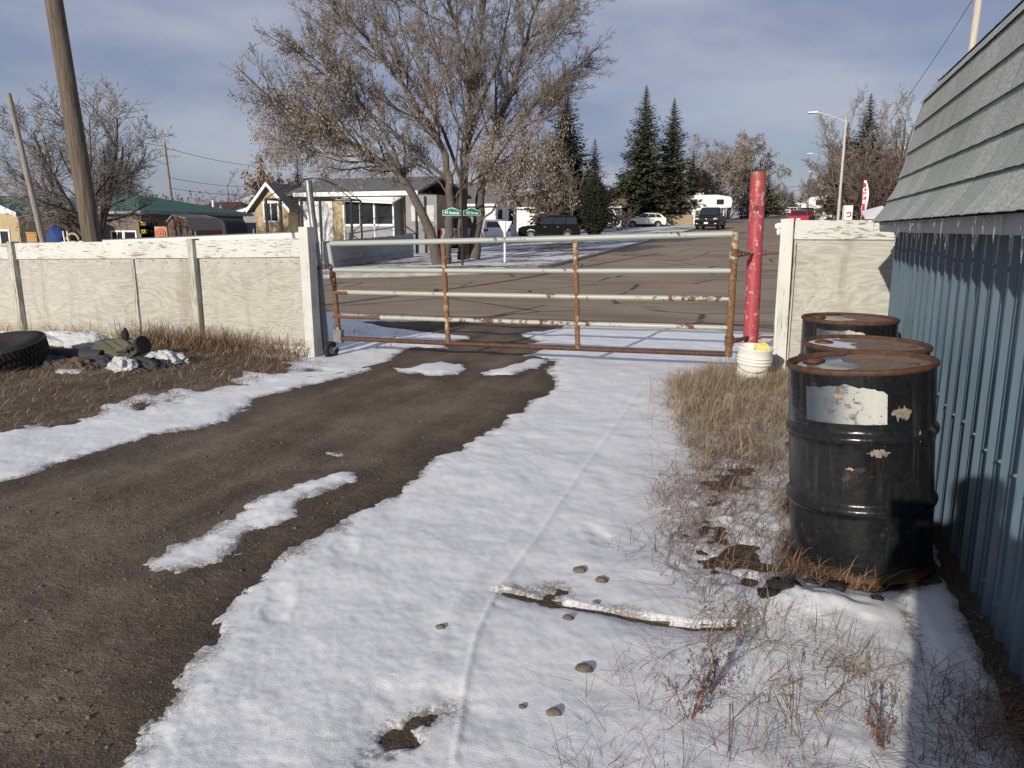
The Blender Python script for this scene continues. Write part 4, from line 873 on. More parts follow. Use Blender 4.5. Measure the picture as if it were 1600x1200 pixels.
# the big multi-stemmed maple on the corner
D0 = 30.0; base = S(700, D0); k0 = D0 / 1226
rx = np.array([math.cos(YAW), math.sin(YAW), 0]); fx = np.array([-math.sin(YAW), math.cos(YAW), 0])
t = thing('maple_tree', 'huge bare multi-stemmed maple hung with brown seed clusters on the snowy corner', 'tree', base)
rr.seed(21); Gb = [Segs() for _ in range(5)]; tips = []; trunk = Segs(); limbs = Segs()
def limb(pts, r0, r1, y0, y1, kidn, segs, Lk=2.4, start=.22):
    n = len(pts); P = []
    for i, (px, py) in enumerate(pts):
        u = i / (n - 1); P.append(rx * ((px - 700) * k0) + fx * (y0 + (y1 - y0) * u) + np.array([0, 0, (358 - py) * k0 + CAM_H - base.z]))
    Q = [P[0]]                                    # smooth the polyline
    for i in range(n - 1):
        for s in (1 / 3, 2 / 3, 1.0):
            p0 = P[max(i - 1, 0)]; p1 = P[i]; p2 = P[i + 1]; p3 = P[min(i + 2, n - 1)]
            Q.append(.5 * ((2 * p1) + (p2 - p0) * s + (2 * p0 - 5 * p1 + 4 * p2 - p3) * s * s + (3 * p1 - p0 - 3 * p2 + p3) * s ** 3) + (rv() * .05 if s < 1 else 0))
    m = len(Q)
    for i in range(m - 1):
        r0_, r1_ = r0 * (.86 if r0 > .2 else .72), r1 * .7; a, b = r0_ + (r1_ - r0_) * (i / (m - 1)) ** .8, r0_ + (r1_ - r0_) * ((i + 1) / (m - 1)) ** .8
        segs.add(Q[i], Q[i + 1], a, b); u = i / (m - 1)
        if u >= start:
            c = 1.9 * kidn / (m * (1 - start)); c = int(c) + (rr.random() < c - int(c))
            for _ in range(c):
                d = norm(Q[i + 1] - Q[i]); x = norm(np.cross(d, rv())); an = rr.uniform(.45, 1.0); dd = norm(d * math.cos(an) + x * math.sin(an) + np.array([0, 0, .15]))
                grow(Gb, tips, Q[i] + (Q[i + 1] - Q[i]) * rr.random(), dd, Lk * rr.uniform(.6, 1.25) * (1.1 - .45 * u), max(.011, b * .4), 1, 4, .12, .05, (0, 7, 6, 4), .52, (.35, .85), .0050)
    grow(Gb, tips, Q[-1], norm(Q[-1] - Q[-2]), Lk * .8, r1, 1, 4, .12, .04, (0, 7, 6, 4), .52, (.35, .85), .0050)
limb([(684, 418), (683, 392), (668, 345), (640, 290), (590, 250), (540, 226), (500, 200), (462, 182)], .30, .045, -.6, -1.2, 20, trunk, 2.3, .42)
limb([(694, 418), (700, 375), (707, 330), (706, 285), (690, 228), (652, 170), (612, 115), (575, 72), (545, 40)], .26, .035, -.3, -.8, 20, trunk, 2.4, .45)
limb([(722, 405), (722, 375), (722, 320), (730, 240), (735, 150), (716, 60), (690, -35)], .30, .05, .8, .4, 20, trunk, 2.3, .4)
limb([(738, 404), (744, 350), (752, 290), (768, 220), (795, 150), (822, 70), (845, -20)], .30, .05, 1.0, 1.8, 20, trunk, 2.3, .4)
for pts, r0, kn, y0, y1 in [([(752, 290), (792, 222), (840, 158), (880, 120), (908, 98)], .13, 16, 1.2, 2.6), ([(722, 300), (692, 205), (645, 132), (610, 62), (588, -20)], .12, 14, .6, -1.), ([(706, 290), (655, 245), (605, 200), (570, 165), (540, 148)], .10, 16, -.3, -1.8),
        ([(732, 215), (768, 132), (790, 52), (802, -40)], .11, 12, .6, 1.5), ([(800, 210), (835, 188), (855, 165), (872, 140)], .08, 14, 1.4, 2.8), ([(640, 288), (615, 222), (575, 170), (535, 132), (512, 118)], .09, 16, -.7, -2.), ([(700, 330), (735, 290), (780, 262), (825, 250)], .09, 14, -.2, -1.2),
        ([(735, 150), (755, 70), (770, -10), (780, -60)], .09, 10, .5, -.6), ([(600, 112), (575, 92), (550, 70), (528, 66)], .05, 10, -.6, .6), ([(716, 60), (650, 20), (610, -30)], .06, 9, .4, 1.2), ([(590, 250), (540, 250), (495, 240), (458, 228)], .07, 14, -.8, .4), ([(707, 330), (690, 290), (660, 262), (625, 262)], .06, 10, -.3, 1.5), ([(730, 240), (700, 150), (675, 60), (655, -20)], .07, 12, .4, .9), ([(690, 228), (672, 150), (640, 70), (630, 0)], .06, 11, -.5, -1.4), ([(768, 220), (745, 150), (742, 70), (735, 0)], .06, 11, 1.4, 2.4), ([(706, 285), (722, 210), (700, 120)], .06, 11, -.4, -1.6), ([(795, 150), (830, 110), (870, 70)], .05, 10, 1.5, .6), ([(822, 70), (858, 45), (885, 12), (900, -15)], .06, 11, 1.7, 2.4), ([(744, 350), (775, 320), (805, 300), (840, 290)], .07, 10, .6, -.4)]:
    limb(pts, r0, .022, y0, y1, kn, limbs, 1.9, .2)
trunk.mesh('trunk', MT['bark'], 10, t); limbs.a += Gb[1].a; limbs.mesh('limbs', MT['bark'], 5, t)
fine = Segs(); fine.a = Gb[2].a + Gb[3].a + Gb[4].a; fine.mesh('twigs', MT['twig'], 3, t, False)
z_0 = lambda p: 358 - (p[2] + base.z - CAM_H) / k0
tp = [p for p, d in tips]; sel = []
for p in tp:
    u = p @ rx / k0 + 700; pr = (.13 if z_0(p) > 140 else .05) if u < 610 else (.03 if u < 740 else .01)
    z_ = 358 - (p[2] + base.z - CAM_H) / k0
    if z_ > 190 and u > 740: pr = .20
    if z_ < 110: pr *= .3
    if rr.random() < pr: sel.append(p)
leaves('seed_clusters', sel, MT['seed'], t, .055, 5, .11, .22)

GT = 'bare trees about the streets'
bare_tree(S(152, 34), 9.0, 'wide spreading bare tree behind the leaning brown pole, in front of the green roof', GT, 1, .85, 5, .19, 'twig_grey', 'bark_dark', (8, 8, 7, 4), .0085, .58, seed=5, up=.05, trunk_h=.16)
bare_tree(S(112, 37), 6.5, 'low leaning bare tree with a pale curved trunk, between the two brown poles', GT, 1, .9, 4, .13, 'twig_grey', 'bark', (6, 6, 5, 3), .009, .56, seed=9, lean=(.5, .0), trunk_h=.28)
bare_tree(S(365, 75), 8.0, 'small grey bare tree rising behind the pale roofed house', GT, 4, .55, 3, .10, 'twig_grey', 'bark', (6, 6, 4), .017, .55, seed=12)
bare_tree(S(238, 70), 6.0, 'thin bare bush beside the far power pole left of the brown roof', GT, 4, .5, 3, .07, 'twig_grey', 'bark', (6, 5, 4), .017, .5, seed=13)
bare_tree(S(778, 73), 9.0, 'tree still holding curled brown leaves, rising behind the white clapboard house', GT, 1, .38, 4, .16, 'twig', 'bark', (6, 6, 4, 2), .014, .5, leaf='brown_leaf', seed=15, leafn=3, leafsz=.2)
bare_tree(S(850, 66), 5.2, 'rounded bare reddish bush left of the black estate vehicle, against the brown roof', GT, 7, .75, 3, .06, 'twig_red', 'bark_dark', (7, 6, 4), .013, .5, seed=17, name='bare_bush', cat='bush')
bare_tree(S(895, 62), 7.0, 'thin bare sapling beside the dark columnar cedar', GT, 1, .35, 3, .06, 'twig', 'bark', (5, 5, 3), .012, .5, seed=19)
bare_tree(S(968, 74), 3.0, 'low purple brown bush behind the tan lawn, left of the pearl white estate car', GT, 8, .8, 3, .04, 'twig_red', 'bark_dark', (7, 6, 4), .014, .5, seed=23, name='bare_bush', cat='bush')
bare_tree(S(1135, 118), 12.5, 'broad pale tan tree with clinging leaves behind the black pickup', GT, 6, .75, 3, .17, 'twig', 'bark', (9, 8, 6), .022, .55, leaf='tan_leaf', seed=25, leafn=6, leafsz=.17)
bare_tree(S(1092, 112), 8.6, 'smaller tan leaved tree tucked beside the tall spruces', GT, 5, .6, 3, .12, 'twig', 'bark', (8, 7, 6), .022, .55, leaf='tan_leaf', seed=27, leafn=6, leafsz=.17)
bare_tree(S(1392, 74), 14.5, 'tall bare tree with upswept branches right of the street lamps', GT, 5, .7, 4, .17, 'twig_grey', 'bark', (7, 7, 6, 3), .014, .52, seed=31, up=.08)
bare_tree(S(1318, 72), 11.0, 'slender bare tree half hidden behind the nearest street lamp', GT, 4, .6, 4, .11, 'twig_grey', 'bark', (6, 6, 6, 3), .014, .52, seed=33, up=.07)
for i, (px, d, h, lab) in enumerate([(1352, 64, 7.6, 'dense thicket of reddish bare stems behind the feather flag'), (1395, 66, 8.4, 'reddish bare thicket at the right, next to the shed roof'), (1300, 84, 7., 'reddish bare thicket behind the nearest street lamp pole'), (1428, 62, 6.2, 'bare stems partly hidden by the shed roof edge'), (1330, 76, 9, 'tall dense bare brush between flag and dark spruce')]):
    bare_tree(S(px, d), h, lab, 'bare thickets right of the avenue', 11, .62, 3, .09, 'twig_red', 'bark_dark', (9, 8, 5), .015, .5, seed=40 + i, name='thicket', cat='thicket')
bare_tree(S(1216, 170), 8.0, 'distant grey bare tree at the end of the avenue', GT, 4, .6, 2, .14, 'twig_grey', 'bark', (9, 9), .05, .5, seed=51)
bare_tree(S(1262, 210), 11.0, 'far grey bare tree beyond the red car', GT, 5, .6, 2, .2, 'twig_grey', 'bark', (10, 10), .06, .5, seed=52)
bare_tree(S(440, 62), 7.4, 'round tree holding rusty brown leaves behind the cream house', GT, 3, .5, 3, .14, 'twig', 'bark', (6, 6, 4), .016, .5, leaf='brown_leaf', seed=53, leafn=8, leafsz=.18)
0 and bare_tree(S(838, 50), 5.6, 'small brown leaved tree in front of the brown roof', GT, 3, .6, 3, .09, 'twig', 'bark', (6, 6, 4), .012, .5, leaf='brown_leaf', seed=55, leafn=2, leafsz=.13)

GS = 'evergreen trees'
def zt(px, d, ytop): return (358 - ytop) * d / 1226 + CAM_H - float(T(*S(px, d)[:2]))
conifer(S(1003, 92), zt(1003, 92, 145), 8.9, 'tallest spruce, left one of the pair above the white crossover', GS, seed=1, dens=1.25, base=.10)
conifer(S(1046, 96), zt(1046, 96, 163), 7.9, 'second tall spruce, right one of the pair, behind the caravan', GS, seed=2, dens=1.25, base=.10)
conifer(S(1079, 104), zt(1079, 104, 238), 5.6, 'short spruce at the right foot of the tall pair', GS, seed=3)
conifer(S(972, 98), zt(972, 98, 272), 6.0, 'low spruce at the left foot of the tall pair', GS, seed=4, base=.2)
conifer(S(882, 70), zt(882, 70, 140), 6.6, 'dark spruce standing behind the brown leaved tree', GS, seed=5, dens=1.4, mat='needle_dark', base=.12)
conifer(S(893, 84), zt(893, 84, 215), 3.6, 'narrow dark spruce leaning on the dark spruce at its right side', GS, seed=15, mat='needle_dark', base=.2)
conifer(S(927, 90), zt(927, 90, 220), 6.2, 'slim spruce whose top shows just above the columnar cedar', GS, seed=6, mat='needle_dark')
conifer(S(928, 57), zt(928, 57, 262), 1.95, 'dark clipped columnar cedar at the tail of the black estate vehicle', GS, seed=7, mat='needle_dark', name='cedar_tree', base=.0, col=True, dens=1.5)
conifer(S(182, 56), zt(182, 56, 222), 6.0, 'dark spruce behind the wide bare tree on the left', GS, seed=8, dens=1.1, base=.05, mat='needle_dark')
conifer(S(212, 60), zt(212, 60, 255), 4.0, 'small dark spruce next to the far power pole, over the green roof', GS, seed=18, base=.05, mat='needle_dark')
conifer(S(416, 84), zt(416, 84, 268), 4.4, 'dark spruce peeking over the gable of the cream house', GS, seed=9, mat='needle_dark')
conifer(S(470, 76), zt(470, 76, 248), 5.0, 'dark evergreen behind the roof ridge of the cream house', GS, seed=19, mat='needle_dark')
conifer(S(1343, 74), zt(1343, 74, 156), 7.4, 'dark spruce among bare trees right of the street lamps', GS, seed=10, dens=1.1)
conifer(S(1312, 92), zt(1312, 92, 196), 5.6, 'dark spruce overhanging the kerb behind the nearest street lamp', GS, seed=20)
conifer(S(1292, 125), zt(1292, 125, 232), 6.0, 'farther spruce overhanging the right kerb', GS, seed=21)
for i, (px, d, yt, w, mt, lab) in enumerate([(1196, 150, 272, 9, 'needle_olive', 'olive pine behind the red pole'), (1166, 140, 272, 6, 'needle', 'dark evergreen between the tan tree and the red pole'), (1222, 200, 290, 8, 'needle_olive', 'distant pine right of the red pole'), (1233, 230, 300, 7, 'needle', 'distant spruce over the far bend of the avenue, left side'),
        (1251, 260, 300, 6, 'needle_dark', 'farthest spruce right in the gap at the avenue end'), (1283, 230, 298, 8, 'needle_dark', 'distant spruce by the right kerb at the avenue end')]):
    conifer(S(px, d), zt(px, d, yt), w, lab, GS, seed=30 + i, mat=mt, base=.12, dens=.85, name='pine_tree' if mt == 'needle_olive' else 'spruce_tree')
rr.seed(99)
V = []                                              # far woods closing the horizon
g = np.random.default_rng(4)
for px, d, hh, n in [(x, 330 + 40 * (i % 3), 9 + 3 * ((i * 7) % 5) / 5, 240) for i, x in enumerate(range(-500, 2200, 36))]:
    c = S(px, d)
    if -22 < c.x < 16 and abs(px - 1240) < 26: hh *= .55
    for _ in range(n):
        b = np.array([c.x + g.normal(0, 5), c.y + g.normal(0, 5), c.z]); h_ = hh * g.uniform(.3, 1.); s = g.uniform(.25, .8)
        q = b + np.array([0, 0, h_ * g.uniform(.3, 1)]); V += [q, q + g.normal(0, s, 3), q + np.array([0, 0, s * 1.6]) + g.normal(0, s * .4, 3), q + g.normal(0, s, 3)]
tag(npmesh('far_woods', np.array(V), np.arange(len(V)).reshape(-1, 4), MT['twig'], None), kind='stuff', label='hazy belt of far trees along the horizon', cat='woods')

# ------------------------------------------------------------------ dry grass, weeds, gravel
def blades(name, pts, hts, mat, lean=.5, w=.0035, curl=.5, label=None):
    N = len(pts); P = np.array(pts); h = np.array(hts)[:, None]; a = RN.uniform(0, 2 * math.pi, N); dr = np.stack([np.cos(a), np.sin(a), np.zeros(N)], 1)
    le = RN.uniform(.1, 1., (N, 1)) * lean; sdv = np.stack([-np.sin(a + .5), np.cos(a + .5), np.zeros(N)], 1) * w * RN.uniform(.6, 1.5, (N, 1)); up = np.array([[0, 0, 1.]])
    rows = []
    for f, ww in ((0, 1.), (.4, .85), (.75, .6), (1., .08)):
        c = P + dr * h * le * (f ** 1.7) * (1 + curl * f) + up * h * (f - curl * .45 * f ** 2.5 * le) * (1 - .25 * le); rows += [c - sdv * ww, c + sdv * ww]
    V = np.stack(rows, 1).reshape(-1, 3); b = (np.arange(N) * 8)[:, None]
    F = np.concatenate([b + np.array([[0, 1, 3, 2]]), b + np.array([[2, 3, 5, 4]]), b + np.array([[4, 5, 7, 6]])])
    o = npmesh(name, V, F, mat); return tag(o, label, 'grass', None, 'stuff')
def scatter(P, n, f=None, x=None):
    A = np.array(P); lo, hi = A.min(0), A.max(0); out = []
    while len(out) < n:
        q = RN.uniform(lo, hi, (n * 3, 2)); k = sdf(P, q[:, 0], q[:, 1]) + .12 * fbm(q[:, 0], q[:, 1], 4, 3, 40) > .0
        if f is not None: k &= RN.random(len(q)) < f(q[:, 0], q[:, 1])
        out += list(q[k])
    return np.array(out[:n])
def onz(q, dz=-.01): return np.concatenate([q, (ground_z(q[:, 0], q[:, 1]) + dz)[:, None]], 1)
def clumped(P, nc, per, rad, f=None):
    c = scatter(P, nc, f); q = np.repeat(c, per, 0); return q + RN.normal(0, rad, q.shape)
q = clumped(WEEDR, 420, 13, .035, lambda x, y: np.clip((y - 2.2) / 4., .28, 1) ** 1.2); blades('dry_grass', onz(q), RN.uniform(.08, .22, len(q)) * (.7 + .5 * sstep(4.5, 6.5, q[:, 1])), MT['grass_dry'], .9, .0016, .6, 'dry straw coloured grass poking out of the snow beside the drums')
tall = [(-.55, 6.3), (-.35, 5.7), (-.1, 5.4), (-.3, 6.6), (-.6, 6.9), (-.05, 6.0), (-.75, 6.6), (-.2, 7.0), (.0, 5.2), (-.45, 6.0), (-.15, 6.4), (-.62, 6.1), (-.2, 5.0), (0.02, 5.7), (-.4, 7.2), (-.05, 7.15), (-.3, 5.2), (-.48, 5.6), (-.1, 4.75), (-.28, 6.2), (-.5, 6.65), (-.36, 6.9), (-.12, 5.95), (-.65, 5.7)]
q = np.repeat(np.array(tall), 48, 0); q = q + RN.normal(0, .14, q.shape); blades('dry_grass', onz(q), RN.uniform(.12, .36, len(q)), MT['grass_dry'], 1.0, .0020, .7, 'thick clump of tall bleached grass between the pail and the drums')
q = np.array([(-.12, 7.25), (.0, 7.55), (-.35, 7.35), (.05, 7.9), (-.05, 7.35), (.08, 7.6), (-.28, 7.2)]).repeat(90, 0); q = q + RN.normal(0, .10, q.shape); blades('dry_grass', onz(q), RN.uniform(.10, .26, len(q)), MT['grass_dry'], .9, .0022, .6, 'bleached grass round the foot of the white pail')
q = np.array([(.18, 3.19), (.24, 3.17), (.30, 3.16), (.36, 3.17), (.13, 3.24), (.09, 3.30), (.43, 3.19)]).repeat(26, 0); q = q + RN.normal(0, .022, q.shape); blades('dry_grass', onz(q, .0), RN.uniform(.06, .16, len(q)), MT['grass_brown'], 1.2, .0020, .9, 'flattened brown straw round the foot of the nearest drum')
q = clumped(WEEDR, 330, 5, .05, lambda x, y: (y < 5.2) * 1.); blades('weed_stems', onz(q), RN.uniform(.07, .2, len(q)), MT['weed_red'], 1.3, .0011, 1.0, 'thin dark weed stems tangled over the snow left of the drums')
q = clumped([(-.55, 1.75), (-.28, 2.8), (.12, 2.95), (.42, 2.6), (.40, 1.6)], 120, 5, .05); blades('weed_stems', onz(q), RN.uniform(.05, .16, len(q)), MT['weed_red'], 1.3, .0009, 1.0, 'thin dark weed stems over the snow in the lower right')
q = clumped([(-.2, 2.3), (-.1, 2.85), (.2, 2.75), (.35, 2.3)], 26, 8, .03); blades('dry_grass', onz(q), RN.uniform(.05, .15, len(q)), MT['grass_dry'], 1.2, .0015, .9, 'straw tangled in the snow below the drum, right of the plank')
q = clumped(WEEDR, 330, 8, .05, lambda x, y: np.clip((y - 2.4) / 3., .25, 1)); blades('matted_grass', onz(q, .005), RN.uniform(.08, .2, len(q)), MT['grass_brown'], 1.75, .0015, 1.0, 'matted brown grass lying flat on the snow left of the drums')
LOWR = [(-.35, 1.9), (-.2, 2.75), (.2, 2.85), (.45, 2.55), (.62, 2.5), (.72, 2.2), (.6, 1.4), (-.1, 1.5)]
q = clumped(LOWR, 34, 8, .03); blades('dry_grass', onz(q), RN.uniform(.05, .17, len(q)), MT['grass_dry'], 1.0, .0012, .8, 'sparse pale grass stems in the snow at the bottom right')
q = clumped([(.47, 2.6), (.7, 2.55), (.78, 1.3), (.3, 1.3)], 130, 16, .035); blades('dry_grass', onz(q), RN.uniform(.05, .15, len(q)), MT['grass_brown'], 1.5, .0012, .9, 'matted brown grass at the foot of the blue wall, bottom right corner')
for i, (x, y, n) in enumerate([(-.03, 2.79, 40), (.32, 2.50, 46), (-.02, 2.62, 34), (.10, 3.22, 40), (.03, 2.28, 18), (.13, 2.16, 18)]):
    q = np.repeat(np.array([(x, y)]), n, 0); q = q + RN.normal(0, .045, q.shape); blades('dry_grass', onz(q, .01), RN.uniform(.04, .12, n), MT['grass_dry'], 1.6, .0022, 1.1, ['tuft of broad straw blades at the end of the buried plank', 'curled straw tuft lying over at the shadow edge', 'small straw tuft below the end of the plank', 'straw tuft just left of the drum foot', 'upright straw stems near the red weeds', 'thin straw stems right of the red weeds'][i])
q = scatter(WEEDL, 8000, lambda x, y: .4 + .6 * (fbm(x, y, 1.6, 3, 50) > -.1)); blades('weed_litter', onz(q), RN.uniform(.03, .12, len(q)), MT['grass_brown'], 1.9, .0028, .8, 'mat of broken brown weed stems below the long fence')
q = scatter(WEEDL, 3600); blades('weed_litter', onz(q), RN.uniform(.03, .13, len(q)), MT['grass_dry'], 1.8, .0022, .8, 'straw coloured litter scattered below the long fence')
FR = [(-8.2, 7.55), (-8.2, 7.74), (-5.3, 7.74), (-5.2, 7.25), (-6.2, 7.1)]
q = clumped(FR, 150, 9, .06, lambda x, y: np.clip(1.1 - abs(x + 7.1) * .35, .2, 1)); blades('dry_grass', onz(q), RN.uniform(.12, .42, len(q)) * (1.1 - .12 * np.abs(q[:, 0] + 7.2)), MT['grass_brown'], .8, .0032, .9, 'tall brown seeded grass standing against the plywood panels')
q = clumped([(-12.5, 7.5), (-12.5, 7.72), (-8.5, 7.72), (-8.5, 7.4)], 40, 6, .05); blades('dry_grass', onz(q), RN.uniform(.1, .4, len(q)), MT['grass_brown'], .8, .003, .8, 'thin brown stalks against the far left plywood panel')
SN2 = [(-6.6, 8.3), (-6.6, 10.4), (-4.6, 9.6), (-4.6, 8.2)]
q = clumped(SN2, 30, 7, .06); blades('dry_grass', onz(q), RN.uniform(.06, .14, len(q)), MT['grass_brown'], 1.2, .004, .8, 'dark stubble through the blue shaded snow behind the gate')
def dried_weed(x, y, h, label, seed):
    rr.seed(seed); t = thing('dried_weed', label, 'weed', (x, y, gz(x, y)), 'dried red brown weeds'); G = [Segs() for _ in range(3)]; tp = []
    for i in range(4): a = rr.uniform(0, 6.3); grow(G, tp, np.zeros(3), norm(np.array([math.cos(a) * .35, math.sin(a) * .35, 1])), h * rr.uniform(.6, 1), .0022, 0, 2, .16, .08, (6, 3), .32, (.5, 1.), .0008)
    s = Segs(); s.a = sum((g.a for g in G), []); s.mesh('stems', MT['weed_red'], 3, t, False)
    pts = [np.array(a[3:6]) for a in s.a if rr.random() < .45]; leaves('seed_heads', pts, MT['weed_red'], t, .006, 2, .004, .002)
dried_weed(-.17, 2.10, .20, 'upright dried red brown weed nearest the bottom edge, right of the tracks', 1); dried_weed(-.13, 2.24, .22, 'taller dried red brown weed just behind the front one', 2); dried_weed(.34, 2.12, .15, 'single thin dried weed at the shadow edge near the bottom right', 3)

bm = bmesh.new(); bmesh.ops.create_icosphere(bm, subdivisions=1, radius=1); iv = np.array([v.co[:] for v in bm.verts]); jf = np.array([[v.index for v in f.verts] for f in bm.faces]); bm.free()
q = np.concatenate([scatter(DIRT, 4200, lambda x, y: np.clip(1.2 - y / 6, .02, 1) * (x > -4.6)), scatter([(.70, 3.3), (.80, 3.3), (.80, 1.6), (.66, 1.6)], 500)])
r = RN.gamma(1.3, .0017, len(q)) + .0015; r = np.minimum(r, .012)
V = (iv[None] * RN.uniform(.6, 1.2, (len(q), 1, 3)) * r[:, None, None]); V[..., 2] *= .75; V += onz(q, .001)[:, None, :]; Fg = (jf[None] + (np.arange(len(q)) * len(iv))[:, None, None]).reshape(-1, 3)
tag(npmesh('gravel', V.reshape(-1, 3), Fg, MT['stone'], None, True), 'small pebbles and crumbs on the brown dirt drive', 'gravel', None, 'stuff')

# ------------------------------------------------------------------ street furniture, poles, cables
def letter(body, size, mat, parent, M4, off=.0025, ext=.001, sx=1.):
    cu = bpy.data.curves.new('lettering', 'FONT'); cu.body = body; cu.size = size; cu.align_x = 'CENTER'; cu.align_y = 'CENTER'; cu.extrude = ext; cu.offset = off
    tmp = bpy.data.objects.new('tmp', cu); COL.objects.link(tmp); me = bpy.data.meshes.new_from_object(tmp.evaluated_get(bpy.context.evaluated_depsgraph_get())); bpy.data.objects.remove(tmp); me.materials.clear(); me.materials.append(mat)
    o = link('lettering', me, parent); o.matrix_local = M4; o.scale = (sx, 1, 1); return o
t = thing('utility_pole', 'thick leaning brown wooden pole rising out of the frame just behind the long fence', 'pole', (-9.25, 8.35, -.1)); o = t.location
MB(o).tube([(-9.0, 8.35, -.2), (-9.05, 8.35, 1.2), (-9.28, 8.35, 4.4), (-9.58, 8.35, 8.8)], [.13, .122, .110, .095], 20).build('shaft', MT['pole'], t)
MB(o).box(-10.7, -8.8, 8.20, 8.28, 8.3, 8.42).build('crossarm', MT['pole'], t)
w = S(66, 21); w0 = w.copy()
t = thing('wooden_pole', 'thin sawn-off grey pole leaning left of the thick brown pole', 'pole', w); o = t.location; k = 21 / 1226
MB(o).tube([w + Vector((.02, 0, -.3)), w + Vector((-.02, 0, 1.2)), w - Vector((rx * 27 * k)) + Vector((0, 0, CAM_H + (358 - 157) * k - w.z))], [.085, .076, .066], 12).build('shaft', MT['pole_grey'], t)
w = S(275, 62); k = 62 / 1226
t = thing('power_pole', 'distant grey power pole over the dark brown roof', 'pole', w); o = t.location; topL = w - Vector(rx * 7 * k) + Vector((0, 0, CAM_H + (358 - 228) * k - w.z))
MB(o).tube([w - Vector((0, 0, .2)), topL], [.16, .11], 8).build('shaft', MT['pole_grey'], t)
MB(o).tube([topL - Vector(rx) * .7 - Vector((0, 0, .5)), topL + Vector(rx) * .7 - Vector((0, 0, .5))], .06, 6).build('crossarm', MT['pole_grey'], t)
w = S(1478, 31); k = 31 / 1226
t = thing('power_pole', 'pale wooden power pole with insulators rising behind the shed roof', 'pole', w); o = t.location; topR = w + Vector(rx) * (13 * k) + Vector((0, 0, CAM_H + (358 + 30) * k - w.z))
MB(o).tube([w - Vector((0, 0, .2)), topR], [.17, .125], 12).build('shaft', MT['pole_pale'], t)
hub = w + Vector(rx) * (9 * k) + Vector((0, 0, CAM_H + (358 - 8) * k - w.z))
MB(o).tube([hub - Vector(rx) * .22, hub + Vector(rx) * .30], .03, 6).tube([hub + Vector(rx) * .26, hub + Vector(rx) * .26 + Vector((0, 0, .12))], .04, 8).tube([hub - Vector(rx) * .2, hub - Vector(rx) * .2 + Vector((0, 0, .1))], .04, 8).build('insulator_arm', MT['signblack'], t)
def cable(label, p, q, sag, r, group='overhead cables'):
    p, q = Vector(p), Vector(q); pts = [p.lerp(q, u) - Vector((0, 0, sag * 4 * u * (1 - u))) for u in np.linspace(0, 1, 17)]
    m = MB(p); m.tube(pts, r, 5, False); ob = m.build('cable', MT['cable']); ob.location = p; return tag(ob, label, 'cable', group)
cable('thick cable running left from the top of the pale power pole', hub, S(1235, 50, 16.6), .25, .016)
cable('thin service cable dropping left from the pale pole to behind the spruce', hub - Vector((0, 0, .15)), S(1310, 66, 6.2), .8, .012)
pL2 = S(470, 88, 8.6)
for i, (dz, lab) in enumerate([(-.35, 'highest cable from the far power pole over the dark roof'), (-2.6, 'middle cable from the far power pole over the dark roof'), (-3.4, 'lowest cable from the far power pole over the dark roof')]):
    cable(lab, topL + Vector((0, 0, dz)), pL2 + Vector((0, 0, dz * .8)), .6, .018)
cable('cable across the sky between the leaning pole tree and far pole', S(-120, 40, 9.0), topL + Vector((0, 0, -.3)), .4, .016)
cable('cable strung across the far end of the avenue', S(1170, 150, 9.6), S(1330, 130, 9.4), .7, .03)

def lamp(loc, h, label, par):
    t = thing('street_lamp', label, 'street lamp', loc, 'street lamps along the right kerb')
    MB().tube([(0, 0, -.1), (0, 0, h)], [.115, .085], 12).build('pole', MT['pole_pale'] if par else MT['lampmetal'], t)
    arm = MB().tube([(0, 0, h - .25), (-.9, 0, h + .15), (-1.8, 0, h + .48), (-2.1, 0, h + .55)], .035, 8).build('arm', MT['lampmetal'], t)
    hd = MB().hexa([(-2.85, -.14, h + .50), (-2.0, -.14, h + .50), (-2.0, .14, h + .50), (-2.85, .14, h + .50), (-2.75, -.09, h + .62), (-2.05, -.08, h + .64), (-2.05, .08, h + .64), (-2.75, .09, h + .62)]).build('lamp_head', MT['lampglass'], t, bevel=.03)
    MB().box(-2.8, -2.3, -.11, .11, h + .46, h + .50).build('lens', MT['glass2'], hd); return t
for px, d, yt, lab in ((1308, 62, 193, 'nearest street lamp on a pale pole, tallest in view'), (1286, 108, 250, 'second street lamp down the avenue, behind the nearest one'), (1279, 155, 275, 'third and farthest street lamp, over the right kerb')):
    w = S(px, d); lamp(w, zt(px, d, yt), lab, px == 1308)

